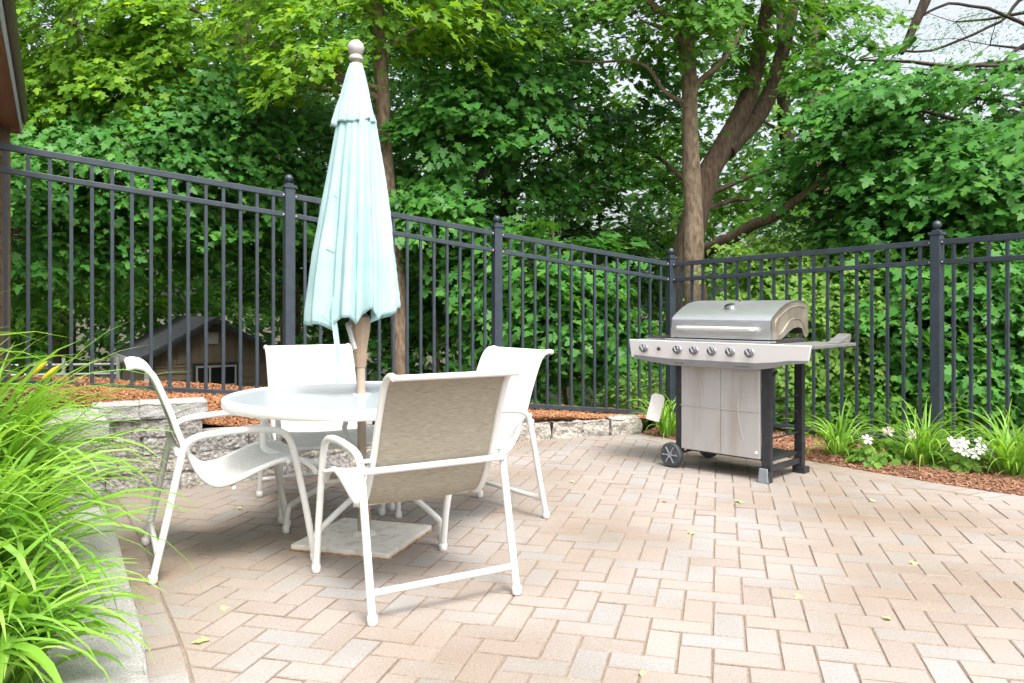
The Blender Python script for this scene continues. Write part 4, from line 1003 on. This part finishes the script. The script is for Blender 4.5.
T('maple_tree', 'maple reaching in from beyond the right edge with wide cool green boughs', 'tree',
  [[(1150,400,7.8,34),(1145,250,7.8,32),(1135,120,7.8,28),(1120,0,7.8,24),(1100,-120,7.8,16)]],
  [(885,108,7.4,150,60,1.0,34),(900,170,7.8,260,100,1.4,84),(870,225,8.2,180,90,1.4,44),(980,165,7.2,170,80,1.2,44),(940,215,7.6,200,70,1.2,40),(1010,110,7.6,120,90,1.2,16),(945,95,7.8,130,50,1.0,12),(860,60,8.0,110,60,1.0,14),(1060,200,7.2,120,90,1.2,24)], 'leaf_b', 'bark_dark',
  limbs=[[(1124,40,7.8,7),(1060,50,7.7,5),(1000,62,7.6,4),(950,70,7.5,3.2),(900,84,7.4,2.2)], [(1131,90,7.8,7),(1040,130,7.6,4),(960,160,7.5,3)]], ls=.135, rad=.36)
T('sapling', 'large-leaved maple sapling against the fence left of the corner post', 'sapling',
  [[(566,410,8.4,5),(560,350,8.4,4),(556,280,8.4,3),(552,220,8.4,2)]],
  [(528,262,8.3,110,60,.8,20),(588,312,8.4,120,90,.9,34),(535,335,8.2,140,90,.9,32),(620,352,8.3,90,80,.8,20),(500,300,8.3,80,80,.9,14),(600,262,9.0,90,60,.9,12)], 'leaf_b', 'bark_brown', ls=.15, rad=.34)
T('sapling', 'pale green young maple beside the umbrella at fence height', 'sapling',
  [[(440,400,8.8,5),(436,330,8.8,4),(430,260,8.8,3),(428,210,8.8,2)]],
  [(430,225,8.4,110,70,.9,26),(455,255,8.6,110,70,.9,22),(420,190,8.4,90,40,.8,14),(440,330,9.2,130,120,.9,22)], 'leaf_b', 'bark_brown', ls=.14)
T('shrub', 'bright yellow-green small-leaved shrub behind the grill', 'shrub',
  [[(770,420,8.4,6),(772,360,8.4,5),(776,300,8.4,4),(780,240,8.4,2)]],
  [(765,262,8.0,90,40,.8,22),(805,285,7.9,140,64,1,50),(765,320,7.8,120,90,1.0,50),(850,300,7.4,140,90,1.0,66),(725,375,7.9,60,70,.6,16),(830,365,7.2,150,80,.9,60)], 'leaf_bright', 'bark_brown', ls=.085, rad=.28, shape=LEAF_S, nl=34)
T('shrub', 'dark green maple brush behind the right post', 'shrub',
  [[(960,470,6.9,6),(962,400,6.9,5),(968,330,6.9,4),(975,260,7,2)]],
  [(900,300,7.2,110,90,1.0,30),(985,300,6.9,140,70,1.0,34),(995,370,6.6,150,90,.9,46),(930,380,6.9,120,90,.9,36),(1040,320,6.6,110,140,.9,30),(870,260,7.8,120,60,1.0,22)], 'leaf_b', 'bark_dark', ls=.13)
T('shrub', 'dense low shrub with mid green leaves behind the grill legs and lilies', 'shrub',
  [[(860,470,6.9,5),(862,430,6.9,4),(868,390,6.9,3)]],
  [(830,420,6.9,130,70,.8,50),(900,430,6.5,120,60,.7,44),(780,425,7.3,110,70,.8,34),(700,420,7.9,90,50,.6,20),(960,430,6.2,120,50,.6,24)], 'leaf_m', 'bark_dark', ls=.08, rad=.24, shape=LEAF_S, nl=30)
T('shrub', 'low weedy shrub at the foot of the fence corner post', 'shrub',
  [[(650,425,7.7,4),(650,400,7.7,3),(652,375,7.7,2)]],
  [(648,385,7.65,60,50,.4,16),(640,405,7.6,70,30,.4,12)], 'leaf_bright', 'bark_brown', ls=.07, rad=.18, shape=LEAF_O, nl=22)
T('shrub', 'shadowy shrub behind the left fence beside the shed', 'shrub',
  [[(330,400,9.6,6),(330,350,9.6,5),(335,300,9.6,3)]],
  [(345,290,9.8,120,110,1.2,40),(340,250,10,120,110,1.2,36),(400,330,9.6,70,110,.9,18),(300,265,10.6,80,60,1.0,16)], 'leaf_d', 'bark_dark')
T('shrub', 'leafy bush in front of the low grey rails at the far left', 'shrub',
  [[(20,400,12.4,6),(22,350,12.4,5),(25,310,12.4,3)]],
  [(10,325,11.5,100,60,1.4,30),(100,285,15.8,150,70,1.2,50),(50,270,11.5,170,80,1.4,50)], 'leaf_m', 'bark_dark')
T('pine_tree', 'straight distant pine trunk between the forked maple and the right boughs', 'tree',
  [[(820,330,17,20),(819,200,17,19),(817,90,17,18),(816,0,17,17),(814,-120,17,13)]],
  [(830,20,16.4,120,90,3,14),(790,-30,16.4,160,90,3,14)], 'leaf_b', 'bark_tan', ls=.10, rad=.55, shape=LEAF_O, nl=40)
T('pine_tree', 'open pine sending thin bare-looking branches across the sky at the top right', 'tree',
  [[(1180,400,9.5,30),(1175,250,9.5,28),(1165,100,9.5,26),(1150,-40,9.5,22),(1135,-150,9.5,16)]],
  [(955,22,10.5,200,70,1.6,16),(1000,95,10.5,110,70,1.4,12),(990,45,10,160,80,1.6,18),(930,70,10,140,60,1.6,12)], 'leaf_b', 'bark_dark', ls=.07, rad=.36, shape=LEAF_O*np.array([1,.45]), nl=44,
  limbs=[[(1150,-40,9.5,16),(1050,-90,9.3,14),(960,-70,9.1,13),(938,-30,9,12),(918,20,9,9),(900,52,9,6)], [(1155,30,9.5,6),(1100,40,9.4,5),(1030,25,9.4,4),(960,5,9.3,3),(905,20,9.2,2)], [(1160,90,9.5,5),(1090,70,9.4,4),(1030,72,9.4,3),(930,92,9.3,2.4),(870,102,9.2,1.5)],
         [(1160,20,9.5,6),(1040,35,9.5,4),(990,80,9.5,3),(950,122,9.5,2)], [(1155,-20,9.6,6),(1040,-10,10,4),(1000,20,10,3),(930,50,10,2.5),(860,45,10,2)]])
T('maple_tree', 'dark leaning trunk far behind the right fence panel', 'tree',
  [[(799,400,13,22),(798,300,13,20),(792,220,13,17),(785,120,13,14),(780,0,13,9)]],
  [(700,260,12.4,200,150,2,70),(860,240,12.2,180,110,2,56),(620,180,12.6,190,160,2,66),(760,120,12.6,190,130,2,56),(820,330,12,180,110,1.6,60),(930,320,12,180,100,1.6,60)], 'leaf_m', 'bark_dark', ls=.13)
T('maple_tree', 'deep green maple in the second row behind the umbrella', 'tree',
  [[(340,400,14,22),(345,300,14,20),(352,180,14,17),(360,60,14,13),(360,-80,14,9)]],
  [(300,220,13,220,180,2,70),(400,130,13,200,180,2,70),(350,20,13.4,260,150,2,60),(330,-180,13.6,500,220,4,80),(240,120,13.4,200,160,2,56),(400,260,13,160,170,2,54)], 'leaf_d', 'bark_dark', ls=.14)  # highest, widest blob is unseen, added so the second row stays shaded from above
T('maple_tree', 'deep green maple in the second row behind the shed', 'tree',
  [[(60,400,17.5,22),(64,300,17.5,20),(70,180,17.5,17),(75,60,17.5,13),(75,-80,17.5,9)]],
  [(20,260,15.5,220,150,2.4,70),(140,270,17.5,200,130,2,66),(240,280,19,160,100,2,54),(80,160,15.5,240,160,2.4,70),(200,180,16.5,200,160,2.4,70),(100,40,16,340,160,2.4,70)], 'leaf_m', 'bark_dark', ls=.16, rad=.45)

# far wood that reads as one mass
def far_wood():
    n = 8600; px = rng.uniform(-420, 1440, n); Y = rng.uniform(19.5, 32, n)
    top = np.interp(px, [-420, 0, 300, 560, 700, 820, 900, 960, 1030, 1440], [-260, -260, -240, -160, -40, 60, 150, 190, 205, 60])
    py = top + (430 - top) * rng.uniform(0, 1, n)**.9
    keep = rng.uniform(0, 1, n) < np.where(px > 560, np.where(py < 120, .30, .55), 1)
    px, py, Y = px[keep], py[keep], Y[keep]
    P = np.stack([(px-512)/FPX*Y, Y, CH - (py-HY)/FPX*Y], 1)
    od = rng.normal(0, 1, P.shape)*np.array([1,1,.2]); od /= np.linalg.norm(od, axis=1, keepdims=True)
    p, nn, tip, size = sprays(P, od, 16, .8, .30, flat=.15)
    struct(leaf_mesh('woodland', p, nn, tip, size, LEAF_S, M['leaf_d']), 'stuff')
far_wood()

# ------------------------------------------------------------------ daylilies and bedding flowers
def blade(mb, base, az_, L, w, el_, droop, rnd, seg=9):
    d = Vector((math.cos(az_), math.sin(az_), 0)); sd_ = Vector((-d.y, d.x, 0)); p = Vector(base); ang = el_; st = L/seg
    vs = []; tw = rnd.uniform(-.5, .5)
    for i in range(seg+1):
        t = i/seg; ww = w*(1 - t**2.2)*(.75 + .5*min(1, t*4)) + .0004
        t3 = d*math.cos(ang) + Vector((0, 0, math.sin(ang))); up = sd_.cross(t3); up = -up if up.z < 0 else up
        s2 = (sd_*math.cos(tw*t) + up*math.sin(tw*t))
        vs += [p - s2*ww + up*ww*.35, p.copy(), p + s2*ww + up*ww*.35]
        p = p + t3*st; ang -= droop*(.35 + 1.3*t)/seg
    fs = []
    for i in range(seg): fs += [(3*i, 3*i+1, 3*i+4, 3*i+3), (3*i+1, 3*i+2, 3*i+5, 3*i+4)]
    mb.add(vs, fs)
def daylily(loc, n, L, w, spread, label, seed, group, buds=0, az_bias=None):
    rnd = random.Random(seed); root = empty('daylily', loc); tag(root, label, 'daylily', group); mb = MB()
    for _ in range(n):
        a = rnd.uniform(0, 2*math.pi) if az_bias is None or rnd.random() < .45 else rnd.gauss(az_bias, .7)
        r = spread*math.sqrt(rnd.random()); b = rnd.uniform(0, 6.28)
        blade(mb, (r*math.cos(b), r*math.sin(b), -.01), a, L*rnd.uniform(.55, 1.15), w*rnd.uniform(.7, 1.25), R(rnd.uniform(52, 88)), rnd.uniform(1.2, 2.9), rnd)
    mb.build('leaves', M['lily'], root, smooth=80)
    db = MB()
    for _ in range(max(3, n//22)):
        a = rnd.uniform(0, 2*math.pi); b = rnd.uniform(0, 6.28); r = spread*math.sqrt(rnd.random())
        blade(db, (r*math.cos(b), r*math.sin(b), -.005), a, L*rnd.uniform(.35, .75), w*.6, R(rnd.uniform(25, 60)), rnd.uniform(1.4, 3.0), rnd)
    struct(db.build('dry_leaves', M['straw'], root, smooth=80), 'stuff')
    for k in range(buds):
        b = rnd.uniform(0, 6.28); a = az_bias + rnd.gauss(0, .6) if az_bias is not None else b; el_ = R(rnd.uniform(50, 66)); d = Vector((math.cos(a)*math.cos(el_), math.sin(a)*math.cos(el_), math.sin(el_)))
        L2 = L*rnd.uniform(.75, .95); t = d*L2; s = MB(); s.tube([Vector((0,0,0)), d*L2*.5 + Vector((0,0,.03)), t], .0022, 6); f = s.build('flower_stem', M['lily'], root)
        s = MB(); dd = (d + Vector((0,0,-.5))).normalized()
        s.tube([t, t+dd*.02, t+dd*.05, t+dd*.075], [.003,.008,.009,.002], 8); s.build('bud', M['bud'], f, smooth=60)
    return root
gl = 'daylily clumps in the left bed'
daylily((-1.72,2.42,.12), 290, .78, .0118, .17, 'lush daylily clump nearest the camera at the bottom left, spilling over the kerb', 1, gl, az_bias=-.25)
daylily((-2.08,2.95,.18), 310, .92, .0118, .19, 'tall daylily clump with yellow buds behind the nearest one', 2, gl, buds=2, az_bias=-.1)
daylily((-2.50,3.45,.20), 200, .74, .0110, .18, 'daylily clump farthest from the camera in the left bed, beside the block wall', 3, gl, az_bias=0)
daylily((-1.40,2.06,.08), 210, .54, .0115, .15, 'low daylily clump in the bottom left corner of the view', 4, gl, az_bias=-.1)
daylily((-2.35,2.65,.34), 250, .95, .0115, .19, 'daylily clump against the left edge behind the budded one', 6, gl, az_bias=.0)
daylily((-1.92,2.12,.22), 220, .70, .0120, .17, 'daylily clump filling the left edge between the near one and the corner one', 8, gl, az_bias=-.3)
gr = 'daylily tufts along the right bed'
def bedp(px, py): Y = CH*FPX/(py-HY); return ((px-512)/FPX*Y, Y, .02)
daylily(bedp(838,460), 95, .46, .0062, .055, 'grassy daylily tuft right of the grill', 11, gr)
daylily(bedp(922,470), 105, .54, .0062, .06, 'taller daylily tuft in front of the right fence post', 12, gr)
daylily(bedp(1012,481), 120, .55, .0064, .065, 'daylily tuft at the right edge of the view', 13, gr)
daylily(bedp(668,437), 80, .46, .0064, .06, 'small daylily tuft between the stone edging and the grill wheel', 14, gr)
daylily((3.45,4.32,.02), 80, .5, .006, .06, 'daylily tuft just outside the right edge', 15, gr)
def flowerplant(loc, label, nleaf, Rr, H, flowers, pm, seed, lm, ls):
    r = np.random.default_rng(seed); root = empty('flowering_plant', loc); tag(root, label, 'flowering plant', 'bedding flowers between the daylilies')
    th = r.uniform(0, 6.28, nleaf); rr = Rr*np.sqrt(r.uniform(0, 1, nleaf)); z = H*np.sqrt(np.clip(1-(rr/Rr)**2, 0, 1))*r.uniform(.35, 1, nleaf)+.01
    pos = np.stack([rr*np.cos(th), rr*np.sin(th), z], 1); nn = np.stack([np.cos(th)*.4, np.sin(th)*.4-.2, np.ones(nleaf)], 1) + r.normal(0, .3, (nleaf, 3)); tip = np.stack([np.cos(th), np.sin(th), -.2*np.ones(nleaf)], 1)
    leaf_mesh('leaves', pos, nn, tip, ls*r.uniform(.6, 1.2, nleaf), LEAF_O*np.array([1, 1.3]), M[lm], root)
    mb = MB()
    for k in range(0, nleaf, 5): mb.tube([(0,0,0), tuple(pos[k])], .0015, 4)
    mb.build('stems', M['lily'], root)
    rnd = random.Random(seed)
    for (dx, dy, dz) in flowers:
        mb = MB(); c = Vector((dx, dy, dz)); Fm = Vector((rnd.gauss(0, .2), -1, .7)).normalized().to_track_quat('Z', 'Y').to_matrix().to_4x4()
        for k in range(5):
            a = 2*math.pi*k/5 + rnd.random()*.3; w = .46; q = .035
            pts = [(0,0,.002), (q*.75*math.cos(a-w), q*.75*math.sin(a-w), .006), (q*1.15*math.cos(a-w*.55), q*1.15*math.sin(a-w*.55), .005), (q*1.1*math.cos(a), q*1.1*math.sin(a), .003), (q*1.15*math.cos(a+w*.55), q*1.15*math.sin(a+w*.55), .005), (q*.75*math.cos(a+w), q*.75*math.sin(a+w), .006)]
            mb.add([c + Fm @ Vector(p) for p in pts], [tuple(range(6))])
        mb.lathe([(.003, 0), (.004, .006), (.001, .009)], c, 8, Fm); mb.build('flower', M[pm], root)
flowerplant(bedp(964,473), 'white-flowered bedding plant between the two right daylily tufts', 230, .19, .16,
  [(-.12,-.14,.17),(-.08,-.16,.15),(-.09,-.15,.20),(-.04,-.19,.135),(.02,-.15,.20),(.09,-.13,.15),(.12,-.14,.18),(-.14,-.11,.20),(.0,-.18,.16)], 'petal', 5, 'leaf_bright', .066)
flowerplant(bedp(880,464), 'leafy plant with a few pale pink flowers right of the first tuft', 210, .22, .16,
  [(-.15,-.14,.17),(.0,-.12,.22),(.17,-.10,.195)], 'petal_pink', 6, 'leaf_bright', .068)
# ------------------------------------------------------------------ leaves fallen on the paving
def fallen():
    spots = [(740,503,'pale green maple key lying right of the grill, the largest on the open paving'),(574,483,'small green leaf between the right chair and the grill wheel'),(661,502,'green leaf on the paving left of the grill foot'),(914,563,'yellow-green leaf at the right of the open paving'),
             (637,673,'pale green leaf at the bottom edge of the paving'),(872,502,'faint yellow leaf near the right mulch edge'),(206,643,'pale leaf with a stalk on the paving at the lower left'),(217,610,'small green leaf left of the near chair'),
             (242,509,'pale green leaf beneath the left chair'),(691,533,'tiny yellow leaf in the middle of the paving'),(993,535,'faint leaf near the right edge'),(800,597,'dry crumb of leaf on the right paving'),(895,621,'curled brown leaf scrap on the lower right paving')]
    r = np.random.default_rng(9)
    for i, (px, py, lab) in enumerate(spots):
        Y = CH*FPX/(py-HY); P = np.array([[(px-512)/FPX*Y, Y, .008]]); a = r.uniform(0, 6.28)
        k = 2 if i in (0, 6) else 1; P = np.repeat(P, k, 0); P[:, 0] += r.uniform(-.012, .012, k); a = a + np.arange(k)*2.3
        o = leaf_mesh('fallen_leaf', P, np.array([[.2,-.1,1.]]*k) + r.normal(0, .15, (k, 3)), np.stack([np.cos(a), np.sin(a), 0*a], 1), np.full(k, .055 if i == 0 else .036), LEAF_S, M['fallen'], origin=(P[0][0], P[0][1], 0))
        o.location = (P[0][0], P[0][1], 0); tag(o, lab, 'leaf', 'leaves fallen on the paving')
fallen()
